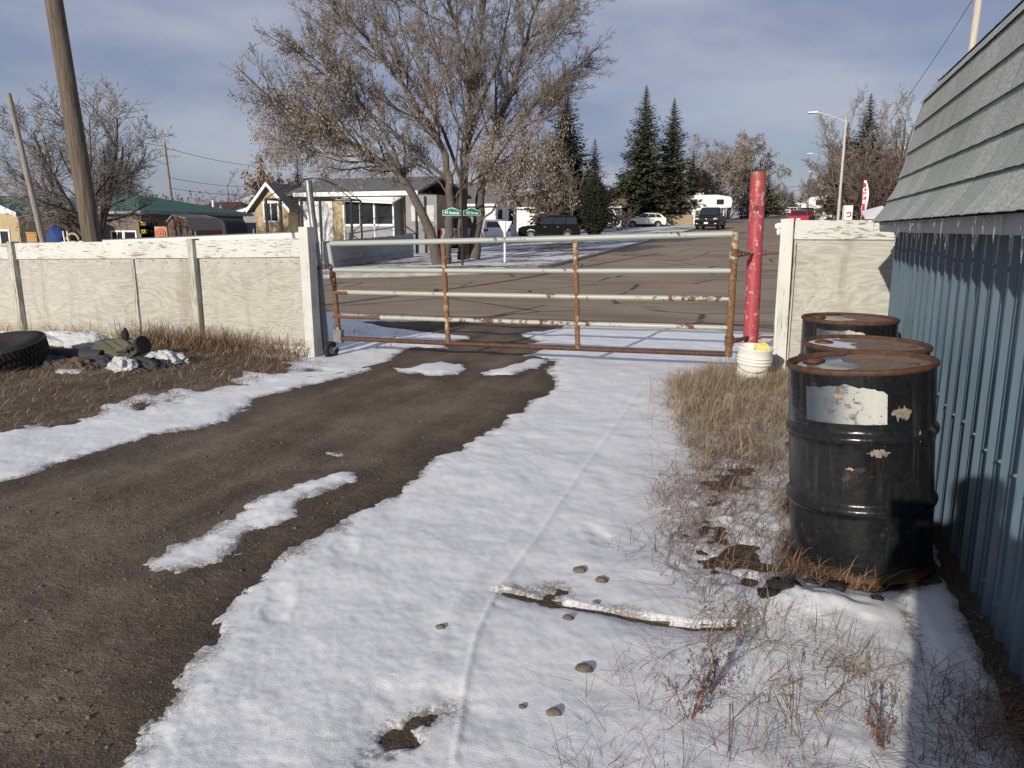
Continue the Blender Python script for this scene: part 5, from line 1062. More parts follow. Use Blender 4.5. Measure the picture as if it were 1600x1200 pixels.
w = S(722, 28.2); t = thing('street_sign', 'green street name sign with two crossed blades on a black post, beside the maple', 'sign', w); o = t.location
MB(o).tube([w - Vector((0, 0, .2)), w + Vector((0, 0, 4.2))], .04, 10).build('post', MT['signblack'], t)
def blade(p, d, text):
    d = Vector((d[0], d[1], 0)).normalized(); n = Vector((-d.y, d.x, 0)); Lb = .66; prof = [(0, 0), (Lb, 0), (Lb, .19)] + [(Lb - .07 - u * (Lb - .14), .19 + .09 * math.sin(math.pi * u) ** 1.5) for u in np.linspace(0, 1, 13)] + [(0, .19)]
    M4 = Matrix(((d.x, n.x, 0, p[0]), (d.y, n.y, 0, p[1]), (0, 0, 1, p[2]), (0, 0, 0, 1)))
    def pm(poly, a, b):
        m = MB(o); nn = len(poly); vs = [M4 @ Vector((x, y_, z)) for y_ in (a, b) for x, z in poly]; m.add(vs, [tuple(range(nn)), tuple(range(2 * nn - 1, nn - 1, -1))] + [(i, i + nn, (i + 1) % nn + nn, (i + 1) % nn) for i in range(nn)]); return m
    bl = pm(prof, -.012, .0).build('blade', MT['signwhite'], t)
    cx, cz = Lb / 2, .10; inn = [(cx + (x - cx) * .955, cz + (z - cz) * .89) for x, z in prof]; pm(inn, -.016, -.0121).build('face', MT['signgreen'], bl)
    R3 = Matrix(((d.x, 0, -n.x), (d.y, 0, -n.y), (0, 1, 0))); letter(text, .145, MT['signwhite'], bl, Matrix.Translation(M4 @ Vector((cx, -.019, .098)) - o) @ R3.to_4x4(), sx=.8)
zb = CAM_H + (358 - 337.5) * 28.2 / 1226
bd = rx * .995 + fx * .02; blade(w - Vector(bd) * .69 + Vector((0, 0, zb - w.z)), bd, '97 Avenue')
bd = rx * .93 + fx * .45; blade(w + Vector(bd) * .05 + Vector((0, 0, zb - w.z + .0)), bd, '103 Street')
w = S(789, 29.0); t = thing('yield_sign', 'white back of a triangular yield sign on a white post at the corner', 'sign', w); o = t.location; k = 29 / 1226
zt_ = CAM_H + (358 - 346) * k; m = MB(o); A = [w + Vector(rx) * .27 + Vector((0, 0, zt_ - w.z)), w - Vector(rx) * .27 + Vector((0, 0, zt_ - w.z)), w + Vector((0, 0, zt_ - w.z - .50))]; f3 = Vector(fx) * .012
m.add(A + [p + f3 for p in A], [(0, 1, 2), (5, 4, 3), (0, 3, 4, 1), (1, 4, 5, 2), (2, 5, 3, 0)]).build('plate', MT['signwhite'], t, bevel=.004)
MB(o).box(w.x - .03, w.x + .03, w.y - .05, w.y - .015, w.z - .2, zt_ - .02).build('post', MT['signwhite'], t)
w = S(1347, 50); t = thing('feather_flag', 'tall white feather flag with a red edge and red lettering by the right kerb', 'flag', w); o = t.location; k = 50 / 1226; zb = CAM_H + 16 * k; hh = 58 * k
m = MB(o); ol = []; rgt = []
for u in np.linspace(0, 1, 15): ol.append((-.10 + .13 * u ** 2 * 0 - .17 * math.sin(math.pi * u * .9) * .4, zb + hh * u)); rgt.append((.02 + .36 * math.sin(math.pi * (u * .78 + .08)) * (1 - u ** 6) * (.45 + .55 * u) - .08 * (1 - u), zb + hh * u))
def fl_(a, b, y0, y1): 
    m = MB(o); n = len(a)
    vs = [w + Vector(rx) * x + Vector(fx) * (yy + .05 * math.sin(z * 2)) + Vector((0, 0, z - w.z)) for yy in (y0, y1) for x, z in a] + [w + Vector(rx) * x + Vector(fx) * (yy + .05 * math.sin(z * 2)) + Vector((0, 0, z - w.z)) for yy in (y0, y1) for x, z in b]
    for i in range(n - 1): m.add([], []); m.f += [(i, 2 * n + i, 2 * n + i + 1, i + 1), (n + i, n + i + 1, 3 * n + i + 1, 3 * n + i)]; m.sm += [True, True]
    m.v += [tuple(v - o) for v in vs]; return m
fl_(ol, rgt, 0, .012).build('cloth', MT['signwhite'], t); mid = [(a[0] + (b[0] - a[0]) * (.62 if a[1] > zb + hh * .22 else .85), a[1]) for a, b in zip(ol, rgt)]
fl_([(x - .01, z) for x, z in ol[:14]], [(x, z) for x, z in mid[:14]], -.008, -.004).build('red_panel', MT['flagred'], t)
MB(o).tube([w + Vector(rx) * (-.13) - Vector((0, 0, .1)), w + Vector(rx) * (-.13) + Vector((0, 0, zb - w.z + hh * .8))], .018, 6).build('pole', MT['lampmetal'], t)
for i, ch in enumerate('OPEN'):
    R3 = Matrix(((rx[0], 0, -fx[0]), (rx[1], 0, -fx[1]), (0, 1, 0))).to_4x4(); z = zb + hh * (.66 - .155 * i)
    letter(ch, .33 if i else .40, MT['signwhite'], t, Matrix.Translation(Vector(rx) * (-.02 - .015 * i) + Vector(fx) * (-.03) + Vector((0, 0, z - w.z + .2))) @ R3 @ Matrix.Rotation(R(-8), 4, 'Z'), .02, .002)
w = S(1322, 55); t = thing('sign_box', 'boxy white roadside sign with a red ring emblem beside the nearest street lamp', 'sign', w); o = t.location; k = 55 / 1226; z0, z1 = CAM_H + 14 * k, CAM_H + 36 * k
Mf = Matrix(((rx[0], fx[0], 0, w.x), (rx[1], fx[1], 0, w.y), (0, 0, 1, 0), (0, 0, 0, 1)))
MB(o).box(-.28, .28, -.2, .2, z0, z1, Mf).build('cabinet', MT['white'], t, bevel=.02); MB(o).box(-.05, .05, -.05, .05, w.z - .1, z0, Mf).build('post', MT['signwhite'], t)
ring = [Mf @ Vector((.15 * math.cos(a), -.21, (z0 + z1) / 2 - .12 + .15 * math.sin(a))) for a in np.linspace(-2.4, 2.9, 19)]; MB(o).tube(ring, .045, 6).build('emblem', MT['redpaint'], t)

# ------------------------------------------------------------------ fences of the corner lot
def run(t, p, q, h, step, wid, mat, name, z0=.08, thick=.02, jit=.0, kind=None):
    p, q = Vector(p), Vector(q); L_ = (q - p).length; n = int(L_ / step); d = (q - p).normalized(); nn = Vector((-d.y, d.x, 0)).normalized(); proto = None
    for i in range(n):
        a = p + d * (i * step)
        if proto is None:
            M4 = Matrix(((d.x, nn.x, 0, 0), (d.y, nn.y, 0, 0), (0, 0, 1, 0), (0, 0, 0, 1))); proto = MB().box(0, wid, 0, thick, 0, 1, M4).build(name, mat, t); ob = proto
        else: ob = proto.copy(); COL.objects.link(ob)
        ob.location = Vector((a.x, a.y, float(T(a.x, a.y)) + z0)) - t.location; ob.scale = (1, 1, h - z0 + RN.uniform(-jit, jit))
p, q = S(503, 29.5), S(646, 37.5)
t = thing('board_fence', 'grey weathered board fence on the snowy corner in front of the cream house', 'fence', p)
run(t, p, q, 1.14, .17, .163, MT['greywood'], 'board', .02, .02, .01)
m = MB(p)
for z in (1.0, .35): m.tube([Vector((p.x, p.y + .04, p.z + z)), Vector((q.x, q.y + .04, q.z + z))], .03, 4)
m.build('rail', MT['greywood'], t)
p, q = S(-60, 33), S(492, 29.3); p = Vector((-39, 25.6, float(T(-39, 25.6))))
t = thing('slatted_fence', 'long chain link fence with white privacy slats across the side street', 'fence', q)
d = (p - q); n = 150; proto = None; hgt = 1.42
for i in range(n):
    a = q + d * (i / n); b = q + d * ((i + .965) / n); m = MB()
    if proto is None: proto = MB().hexa([(0, 0, 0), (b.x - a.x, b.y - a.y, 0), (b.x - a.x, b.y - a.y + .012, 0), (0, .012, 0), (0, 0, 1), (b.x - a.x, b.y - a.y, 1), (b.x - a.x, b.y - a.y + .012, 1), (0, .012, 1)]).build('slat', MT['slat_white'], t); ob = proto
    else: ob = proto.copy(); COL.objects.link(ob)
    za = float(T(a.x, a.y)) + .1; ob.location = Vector((a.x, a.y, za)) - q; ob.scale = (1, 1, hgt)
m = MB(q); m.tube([Vector((x, y, float(T(x, y)) + 1.53)) for x, y in [((q + d * u).x, (q + d * u).y) for u in np.linspace(0, 1, 12)]], .022, 6).build('top_rail', MT['galv'], t)
for u in np.linspace(0, 1, 9): a = q + d * u; z = float(T(a.x, a.y)); MB(q).tube([(a.x, a.y + .05, z), (a.x, a.y + .05, z + 1.72)], .03, 8).build('post', MT['galv'], t)

# ------------------------------------------------------------------ houses
def win(root, f, c, w_, h_, frame='trim', pane='glass', mull=1, d=.06):
    # f: '-y' or '+x' face; c: centre on that face (local)
    U = Vector((1, 0, 0)) if f == '-y' else Vector((0, 1, 0)); Nn = Vector((0, -1, 0)) if f == '-y' else Vector((1, 0, 0)); c = Vector(c); Z = Vector((0, 0, 1)); fw = min(.09, w_ * .12)
    M4 = Matrix(((U.x, Nn.x, 0, c.x), (U.y, Nn.y, 0, c.y), (0, 0, 1, c.z), (0, 0, 0, 1))); a, b = w_ / 2, h_ / 2; m = MB()
    m.box(-a, a, .002, d, b - fw, b, M4).box(-a, a, .002, d + .02, -b, -b + fw, M4).box(-a, -a + fw, .002, d, -b + fw, b - fw, M4).box(a - fw, a, .002, d, -b + fw, b - fw, M4)
    for i in range(mull): x = -a + w_ * (i + 1) / (mull + 1); m.box(x - .025, x + .025, .002, d - .01, -b + fw, b - fw, M4)
    o = m.build('window', MT[frame], root); MB().box(-a + fw, a - fw, .003, d - .035, -b + fw, b - fw, M4).build('pane', MT[pane], o); return o
def slab(m, pts, th=.14):                            # roof slab from 4 points
    p = [Vector(v) for v in pts]; n = (p[1] - p[0]).cross(p[3] - p[0]).normalized(); n = n if n.z > 0 else -n; m.hexa([v - n * th for v in p] + p); return m
def house(label, loc, x0, x1, y0, y1, ze, zr, wall, roof, axis='x', over=.4, hip=False, name='house', gable=None, cat='house'):
    t = thing(name, label, cat, loc)
    MB().box(x0, x1, y0, y1, -1.0, ze).build('walls', MT[wall], t)
    a, b, c, d = x0 - over, x1 + over, y0 - over, y1 + over; m = MB(); sl = (zr - ze) / ((y1 - y0) / 2 if axis == 'x' else (x1 - x0) / 2); zo = ze - over * sl + .12; zr2 = zr + .12
    if hip:
        if axis == 'x': e = (d - c) / 2; R1, R2 = (a + e, (c + d) / 2, zr2), (b - e, (c + d) / 2, zr2)
        else: e = (b - a) / 2; R1, R2 = ((a + b) / 2, c + e, zr2), ((a + b) / 2, d - e, zr2)
        A, B, C, D_ = (a, c, zo), (b, c, zo), (b, d, zo), (a, d, zo)
        fs = [(A, B, R2, R1), (C, D_, R1, R2)] if axis == 'x' else [(B, C, R2, R1), (D_, A, R1, R2)]
        for f in fs: m.add(f, [(0, 1, 2, 3)])
        for f in ([(B, C, R2), (D_, A, R1)] if axis == 'x' else [(A, B, R1), (C, D_, R2)]): m.add(f, [(0, 1, 2)])
        m.build('roof', MT[roof], t)
        MB().box(a + .02, b - .02, c + .02, d - .02, zo - .16, zo - .003).build('eaves', MT['trim'] if wall != 'brownwall' else MT['greywall'], t)
    elif axis == 'x':
        yc = (c + d) / 2; slab(m, [(a, c, zo), (b, c, zo), (b, yc, zr2), (a, yc, zr2)]); slab(m, [(a, yc, zr2), (b, yc, zr2), (b, d, zo), (a, d, zo)]); m.build('roof', MT[roof], t)
        MB().box(a, b, c - .05, c - .002, zo - .16, zo + .02).build('gutter', MT['trim'], t)
        for x in (x0, x1 - .1): MB().prism([(y0, ze), (y1, ze), ((y0 + y1) / 2, zr - .05)], x + .002, x + .098, 'x').build('gable', MT[gable or wall], t)
    else:
        xc = (a + b) / 2; slab(m, [(a, c, zo), (a, d, zo), (xc, d, zr2), (xc, c, zr2)]); slab(m, [(xc, c, zr2), (xc, d, zr2), (b, d, zo), (b, c, zo)]); m.build('roof', MT[roof], t)
        for y in (y0, y1 - .1): MB().prism([(x0, ze), (x1, ze), ((x0 + x1) / 2, zr - .05)], y + .002, y + .098, 'y').build('gable', MT[gable or wall], t)
        f = MB()
        for (pa, pb) in (((a, zo), (xc, zr2)), ((xc, zr2), (b, zo))): f.hexa([(pa[0], c - .04, pa[1] - .2), (pb[0], c - .04, pb[1] - .2), (pb[0], c - .002, pb[1] - .2), (pa[0], c - .002, pa[1] - .2), (pa[0], c - .04, pa[1] + .02), (pb[0], c - .04, pb[1] + .02), (pb[0], c - .002, pb[1] + .02), (pa[0], c - .002, pa[1] + .02)])
        f.build('bargeboard', MT['trim'], t)
    return t
def door(root, f, c, w_, h_, mat='trim'):
    U = Vector((1, 0, 0)) if f == '-y' else Vector((0, 1, 0)); Nn = Vector((0, -1, 0)) if f == '-y' else Vector((1, 0, 0)); M4 = Matrix(((U.x, Nn.x, 0, c[0]), (U.y, Nn.y, 0, c[1]), (0, 0, 1, c[2]), (0, 0, 0, 1)))
    dr = MB().box(-w_ / 2, w_ / 2, .003, .05, 0, h_, M4).build('door', MT[mat], root, bevel=.01); m = MB()
    for z in (.2, 1.15): m.box(-w_ * .36, -w_ * .06, .051, .062, z, z + .75, M4).box(w_ * .06, w_ * .36, .051, .062, z, z + .75, M4)
    m.build('door_panel', MT[mat], dr); MB().tube([M4 @ Vector((w_ * .42, .05, 1.0)), M4 @ Vector((w_ * .42, .12, 1.0))], .035, 8).build('handle', MT['black'], dr); return dr

# cream house behind the grey fence: main block parallel to the side street plus a small gabled wing
b = S(428, 45); zl = b.z
def hz(d, y): return CAM_H + (358 - y) * d / 1226 - zl
wx = lambda px, d: S(px, d)
c0, c1 = S(402, 44), S(458, 45.5)
t = house('cream stucco house with a small front gable, white double door and screened porch', b, -1.05, 1.15, -.2, 6, hz(45, 322), hz(45, 291), 'tan', 'greyroof', 'y', .35)
win(t, '-y', (.05, -.2, hz(45, 332)), 1.05, 1.15, 'trim', 'glass', 1)
xe = (S(688, 46) - b).x
mb = MB(); mb.box(1.15, xe, .9, 7, -1., hz(46, 306)); mb.build('walls', MT['tan'], t)
m = MB(); ze, zr = hz(46, 305), hz(48, 281); slab(m, [(.6, .35, ze), (xe + .4, .35, ze), (xe + .2, 4.2, zr), (.6, 4.2, zr)]); slab(m, [(.6, 4.2, zr), (xe + .2, 4.2, zr), (xe + .4, 8, ze), (.6, 8, ze)]); m.build('roof', MT['greyroof'], t)
MB().box(1.2, xe + .4, .29, .345, ze - .2, ze + .03).build('gutter', MT['trim'], t)
xd = (S(500, 46) - b).x + .2; 
MB().box(xd - .95, xd + 1.25, .84, .898, -.2, hz(46, 315)).build('door_frame', MT['trim'], t)
door(t, '-y', (xd - .28, .838, -.15), .95, 2.35); door(t, '-y', (xd + .74, .838, -.15), .95, 2.35)
xp = (S(578, 46) - b).x; xe = (S(664, 46) - b).x
MB().box(xp + .06, xe - .05, -.1, .85, -.5, hz(45.5, 316)).build('porch_screen', MT['greywall'], t)
fr = MB()
for u in (0, .34, .62, 1.): x = xp + (xe - xp) * u; fr.box(x - .04, x + .04, -.17, -.105, -.5, hz(45.5, 316) - .1 * u)
fr.box(xp, xe, -.17, -.105, hz(45.5, 354), hz(45.5, 351)).box(xp - .05, xe + .05, -.2, -.105, hz(45.5, 316), hz(45.5, 313)); fr.build('porch_frame', MT['trim'], t)
for u0, u1 in ((.03, .31), (.37, .6), (.65, .97)): MB().box(xp + (xe - xp) * u0, xp + (xe - xp) * u1, -.14, -.102, hz(45.5, 350), hz(45.5, 318)).build('screen', MT['glass'], t)
pr = MB(); slab(pr, [(xp - .2, -.6, hz(45, 315)), (xe + .2, -.6, hz(45, 320)), (xe + .2, .8, hz(45, 309)), (xp - .2, .8, hz(45, 309))], .08); pr.build('porch_roof', MT['trim'], t)

# black metal gazebo frame
w = S(488, 36.5); t = thing('gazebo', 'black metal gazebo frame without its canopy in front of the cream house', 'gazebo', w); k = 36.5 / 1226; zt2 = CAM_H + (358 - 312) * k - w.z
gw = [(-70 * k, 0), (62 * k, 0), (62 * k, 2.3), (-70 * k, 2.3)]; Mg = Matrix(((rx[0], fx[0], 0, 0), (rx[1], fx[1], 0, 0), (0, 0, 1, 0), (0, 0, 0, 1)))
for (x, y) in gw + [(-15 * k, 0), (14 * k, 0)]: MB().box(x - .05, x + .05, y - .05, y + .05, -.3, zt2, Mg).build('post', MT['darkframe'], t)
for i in range(4): a, c = gw[i], gw[(i + 1) % 4]; MB().tube([Mg @ Vector((a[0], a[1], zt2)), Mg @ Vector((c[0], c[1], zt2))], .035, 6).build('beam', MT['darkframe'], t)
for (x, y) in gw: MB().tube([Mg @ Vector((x + (-4 * k - x) * u, y + (1.15 - y) * u, zt2 + 1.0 * math.sin(u * math.pi / 2))) for u in (0, .25, .5, .75, 1)], .025, 6).build('rafter', MT['darkframe'], t)
for i in range(4):
    a, c = Vector((*gw[i], zt2 - .45)), Vector((*gw[(i + 1) % 4], zt2)); 
    MB().tube([Mg @ Vector((a.x + (c.x - a.x) * u, a.y + (c.y - a.y) * u, zt2 - .5 + .42 * math.sin(u * 4))) for u in (0, .1, .2, .3)], .018, 5).build('brace', MT['darkframe'], t)

# lattice panel and dark trellis beside the maple
w = S(661, 41); t = thing('trellis', 'grey trellis wall with white lattice panels seen between the maple stems', 'trellis', w); k = 41 / 1226; Mt = Mg
MB().box(-26 * k, 22 * k, 0, .06, -.3, CAM_H + (358 - 306) * k - w.z, Mt).build('panel', MT['greywall'], t); lt = MB(); zA, zB = CAM_H + (358 - 346) * k - w.z, CAM_H + (358 - 322) * k - w.z
for sgn in (1, -1):
    for i in range(-24, 25):
        x0 = i * .085; A = [(x0 + sgn * (zB - zA) * u, zA + (zB - zA) * u) for u in np.linspace(0, 1, 15)]; A = [p for p in A if -.62 < p[0] < .62]
        if len(A) > 1: p0, p1 = A[0], A[-1]; y_ = -.02 if sgn > 0 else -.034; lt.hexa([Mt @ Vector(v) for v in ((p0[0] - .017, y_, p0[1]), (p0[0] + .017, y_, p0[1]), (p0[0] + .017, y_ + .012, p0[1]), (p0[0] - .017, y_ + .012, p0[1]), (p1[0] - .017, y_, p1[1]), (p1[0] + .017, y_, p1[1]), (p1[0] + .017, y_ + .012, p1[1]), (p1[0] - .017, y_ + .012, p1[1]))])
lt.build('lattice', MT['trim'], t)
for x in (-10 * k, 4 * k): MB().box(x - .05, x + .05, -.08, -.03, -.3, CAM_H + (358 - 308) * k - w.z, Mt).build('post', MT['darkframe'], t)

# white house
w = S(774, 62); d = 62; zl = w.z
t = house('white clapboard house with two narrow dark windows in its shaded side wall', w, -9, -.0, 0, 5.2, hz(d, 318), hz(d, 287), 'whitesiding', 'greyroof', 'x', .35)
m = MB()
for i in range(14):
    z = -.2 + i * .22
    if z < hz(d, 320): m.hexa([(0.001, -.0, z), (.03, -.0, z), (.03, 5.2, z), (0.001, 5.2, z), (.001, 0, z + .21), (.008, 0, z + .21), (.008, 5.2, z + .21), (.001, 5.2, z + .21)])
m.build('clapboards', MT['whitesiding'], t)
win(t, '+x', (.03, .95, hz(64, 340)), .85, 1.15, 'darkframe', 'glass', 1); win(t, '+x', (.03, 3.6, hz(66, 339)), .95, 1.2, 'darkframe', 'glass', 1); win(t, '-y', (-1.9, 0, hz(d, 338)), 1.3, 1.2, 'darkframe', 'glass', 1)
w = S(885, 92); zl = w.z; t = house('brown roofed bungalow with a white garage front behind the black estate vehicle', w, -6.5, 6.5, 0, 8, hz(92, 323), hz(92, 299), 'white', 'tanroof', 'x', .5)
MB().box(-1.0, 1.5, -.06, -.003, -.3, hz(92, 329)).build('garage_door', MT['trim'], t); win(t, '-y', (4.2, 0, hz(92, 333)), 1.4, 1.0); MB().tube([(-4.5, 2, hz(92, 304)), (-4.5, 2, hz(92, 292))], .1, 8).build('vent_pipe', MT['galv'], t)
w = S(985, 105); zl = w.z; t = house('tan roofed house mostly hidden behind the tall spruces', w, -6, 7, 0, 8, hz(105, 326), hz(105, 303), 'white', 'tanroof', 'x', .5); win(t, '-y', (-3, 0, hz(105, 333)), 1.4, 1.1); win(t, '-y', (3, 0, hz(105, 333)), 1.4, 1.1)
# houses left
w = S(150, 46); zl = w.z
t = house('long house under a green hipped roof with a dark brown side wall, far left', w, -9.5, 3.4, 0, 9, hz(46, 331), hz(46, 303), 'brownwall', 'greenroof', 'x', .5, True)
for px in (195, 222): win(t, '-y', ((S(px, 46) - w).x, 0, hz(46, 370)), .95, .75, 'trim', 'glass', 1 if px < 200 else 0)
w = S(5, 41); zl = w.z; t = house('front wing of the green roofed house, cream stucco with white gable', w, -3.6, 1.15, 0, 3.0, hz(41, 334), hz(41, 309), 'tan', 'greenroof', 'y', .3, gable='white'); win(t, '-y', (.1, 0, hz(41, 372)), .75, .9, 'trim', 'glass', 0); win(t, '-y', (-.75, 0, hz(41, 371)), .8, 1., 'trim', 'glass', 0)
w = S(320, 66); zl = w.z; t = house('low house under a dark brown roof with white vent pipes', w, -5.5, 4.5, 0, 8, hz(66, 340), hz(66, 316), 'greywall', 'brownroof', 'x', .6, True)
for dx, y1_ in ((-.3, 313), (.5, 321), (-2.2, 322)): MB().tube([(dx, 1.6, hz(66, 336)), (dx, 1.6, hz(66, y1_))], .09, 8).build('vent_pipe', MT['white'], t)
w = S(386, 56); zl = w.z; t = house('small grey sided house with a red sign in its window, left of the cream house', w, -1.6, 3, 0, 6, hz(56, 339), hz(56, 327), 'greywall', 'brownroof', 'y', .4); win(t, '-y', (-.55, 0, hz(56, 343)), .5, .85, 'trim', 'glass2', 0); MB().box(-.72, -.40, -.07, -.062, hz(56, 349), hz(56, 344)).build('red_sign', MT['redpaint'], t)
w = S(365, 82); zl = w.z; t = house('house with a pale metal hipped roof behind the dark brown roof', w, -4.2, 4.8, 0, 8.5, hz(82, 331), hz(82, 304), 'cream', 'paleroof', 'x', .5, True); MB().tube([(.2, 2., hz(82, 328)), (.2, 2., hz(82, 313))], .09, 8).build('vent_pipe', MT['galv'], t)
w = S(1416, 88); zl = w.z; t = house('tall pinkish stuccoed building hidden behind bare brush at the right', w, -2.2, 8, 0, 9, hz(88, 236), hz(88, 234), 'pinkwall', 'brownroof', 'x', .1, name='building', cat='building'); win(t, '-y', (0, 0, hz(88, 265)), 1.2, 1.4); win(t, '-y', (2.6, 0, hz(88, 265)), 1.2, 1.4)
w = S(1380, 60); zl = w.z; t = house('low brown shed behind the feather flag', w, -1.4, 3.5, 0, 3, hz(60, 334), hz(60, 330), 'barn', 'tanroof', 'x', .1, name='low_shed', cat='shed')
for i, (px, d, lab) in enumerate([(1226, 240, 'tiny white gabled house at the far bend of the avenue'), (1262, 270, 'farthest pale house past the red car'), (1272, 230, 'small far white house by the right kerb')]):
    w = S(px, d); zl = w.z; t = house(lab, w, -4, 4, 0, 7, 2.6, 4.6, 'white', 'greyroof' if i else 'paleroof', 'y', .5); win(t, '-y', (0, 0, 1.6), 1.6, 1.2)

# ------------------------------------------------------------------ yard clutter behind the white slatted fence
w = S(282, 42); k = 42 / 1226; zl = w.z; t = thing('barn_shed', 'small faded red barn shaped shed with white edged roof behind the slatted fence', 'shed', w)
pr = [(-23 * k, -.4), (20 * k, -.4), (22 * k, hz(42, 360)), (14 * k, hz(42, 343)), (-11 * k, hz(42, 338)), (-24 * k, hz(42, 348))]
MB().prism([(a, c) for a, c in pr], 0, 2.4).build('walls', MT['barn'], t)
m = MB()
for (a, c) in zip(pr[2:], pr[3:]): m.hexa([(a[0], -.12, a[1]), (c[0], -.12, c[1]), (c[0], 2.5, c[1]), (a[0], 2.5, a[1]), (a[0], -.12, a[1] + .09), (c[0], -.12, c[1] + .09), (c[0], 2.5, c[1] + .09), (a[0], 2.5, a[1] + .09)])
m.build('roof', MT['pole_grey'], t); MB().box(-13 * k, 2 * k, -.05, -.003, -.3, hz(42, 354)).build('door', MT['pole'], t); MB().box(3 * k, 13 * k, -.05, -.003, -.3, hz(42, 354)).build('door', MT['pole'], t)
w = S(251, 35); k = 35 / 1226; zl = w.z; t = thing('archery_target', 'square target board with red and white rings in front of the barn shed', 'target', w)
MB().box(-9.5 * k, 9.5 * k, 0, .08, -.2, hz(35, 354), Mg).build('board', MT['targetboard'], t)
for i, (r_, mt) in enumerate(((.235, 'redpaint'), (.185, 'targetboard'), (.15, 'redpaint'), (.10, 'targetboard'), (.06, 'redpaint'))): MB().lathe([(0, .0), (r_, 0), (r_, .006), (0, .006)], 24, Mg @ Vector((0, -.008 - .007 * i, hz(35, 365))), False, Mg @ Matrix.Rotation(R(90), 4, 'X')).build('ring', MT[mt], t)
for i, (y_, lab) in enumerate(((349, 'upper yellow box on the dark rack beside the target'), (361, 'lower yellow box on the dark rack beside the target'))):
    w = S(225, 36); k = 36 / 1226; zl = w.z; t = thing('yellow_box', lab, 'box', w + Vector((0, 0, hz(36, y_ + 3.5))), 'yellow boxes'); MB().box(-.09, .09, -.1, .1, 0, .17, Mg).build('shell', MT['yellowbox'], t, bevel=.01); MB().box(-.035, .035, -.108, -.101, .05, .11, Mg).build('mark', MT['black'], t)
w = S(231, 36.3); zl = w.z; t = thing('storage_rack', 'dark rack holding boxes behind the slatted fence', 'rack', w)
for x in (-.30, .32): MB().box(x - .03, x + .03, -.12, .3, -.3, hz(36, 346), Mg).build('upright', MT['black'], t)
for y_ in (352.8, 364.8): MB().box(-.33, .36, -.12, .3, hz(36, y_) - .03, hz(36, y_), Mg).build('shelf', MT['black'], t)
MB().box(-.30, .34, .30, .32, -.3, hz(36, 347), Mg).build('back_panel', MT['black'], t)
for x, y_, mt, lab in ((.10, 352.8, 'bluetarp', 'blue tub on the upper shelf of the dark rack'), (.12, 364.8, 'black', 'dark tub on the lower shelf of the dark rack')):
    q = thing('tub', lab, 'tub', w + Vector((0, 0, hz(36, y_)))); MB().hexa([Mg @ Vector(v) for v in ((x - .1, -.08, 0.002), (x + .1, -.08, 0.002), (x + .1, .15, 0.002), (x - .1, .15, 0.002), (x - .13, -.1, .17), (x + .13, -.1, .17), (x + .13, .18, .17), (x - .13, .18, .17))]).build('shell', MT[mt], q)
w = S(88, 34); k = 34 / 1226; zl = w.z; o_ = blob((0, 0, 0), (0, 0, 0), .5, (1.0, .7, 1.05), .16, 3, 21).build('tarp_bundle', MT['bluetarp']); o_.location = w + Vector((0, 0, hz(34, 372))); tag(o_, 'heap covered by a blue tarp behind the slatted fence', 'tarp')
w = S(48, 35); zl = w.z; t = thing('plywood_crate', 'orange plywood panel crate between the blue tarp and the cream wing', 'crate', w); k = 35 / 1226; MB().box(-8 * k, 8 * k, 0, .5, -.3, hz(35, 364), Mg).build('panel', MT['orangeply'], t); MB().box(-8.4 * k, 8.4 * k, -.04, .53, hz(35, 364), hz(35, 362.5), Mg).build('lid', MT['orangeply'], t)
w = S(106, 33); zl = w.z; t = thing('hand_truck', 'white tubular frame leaning beside the blue tarp', 'frame', w); k = 33 / 1226
for x in (-8, -2): MB().tube([Mg @ Vector((x * k, 0, hz(33, 361))), Mg @ Vector(((x + 7) * k, -.1, -.1))], .028, 6).build('bar', MT['white'], t)
MB().tube([Mg @ Vector((6 * k + .25 * math.cos(a), 0, hz(33, 374) + .25 * math.sin(a))) for a in np.linspace(0, math.pi, 9)], .05, 6).build('hoop', MT['tan'], t)
w = S(328, 48); zl = w.z; k = 48 / 1226; t = thing('covered_trailer', 'long load under a black cover behind the barn shed', 'trailer', w)
m = MB(); m.prism([(-38 * k, hz(48, 375)), (34 * k, hz(48, 372)), (33 * k, hz(48, 352)), (27 * k, hz(48, 343)), (-20 * k, hz(48, 341)), (-36 * k, hz(48, 347))], -.2, 2.0); m.build('cover', MT['darktarp'], t, bevel=.15)
for x in (-18, 16): MB().lathe([(.12, -.1), (.33, -.1), (.36, -.05), (.36, .05), (.33, .1), (.12, .1)], 18, (x * k, -.28, .36), True, Matrix.Rotation(R(90), 4, 'X')).build('wheel', MT['tyre'], t)
w = S(370, 36); zl = w.z; k = 36 / 1226; t = thing('scrap_pile', 'tangled heap of grey branches and tarpaulin at the foot of the cream house', 'pile', w)
m = MB(); rr.seed(8)
for i in range(46): x = rr.uniform(-46, 42) * k; y = rr.uniform(-.6, .6); z = rr.uniform(-.1, .3 + .28 * (x > 0)); a = rr.uniform(-.5, .5); m.tube([(x, y, z), (x + .8 * math.cos(a), y + rr.uniform(-.3, .3), z + .8 * math.sin(a) * .5)], rr.uniform(.012, .04), 5)
m.build('branches', MT['pole_grey'], t)
blob((0, 0, 0), (.55, .2, .2), .42, (1.6, .7, .55), .3, 3, 31).build('tarpaulin', MT['greywall'], t); blob((0, 0, 0), (-.5, .3, .1), .36, (1.6, .7, .5), .35, 3, 32).build('cover', MT['darktarp'], t)

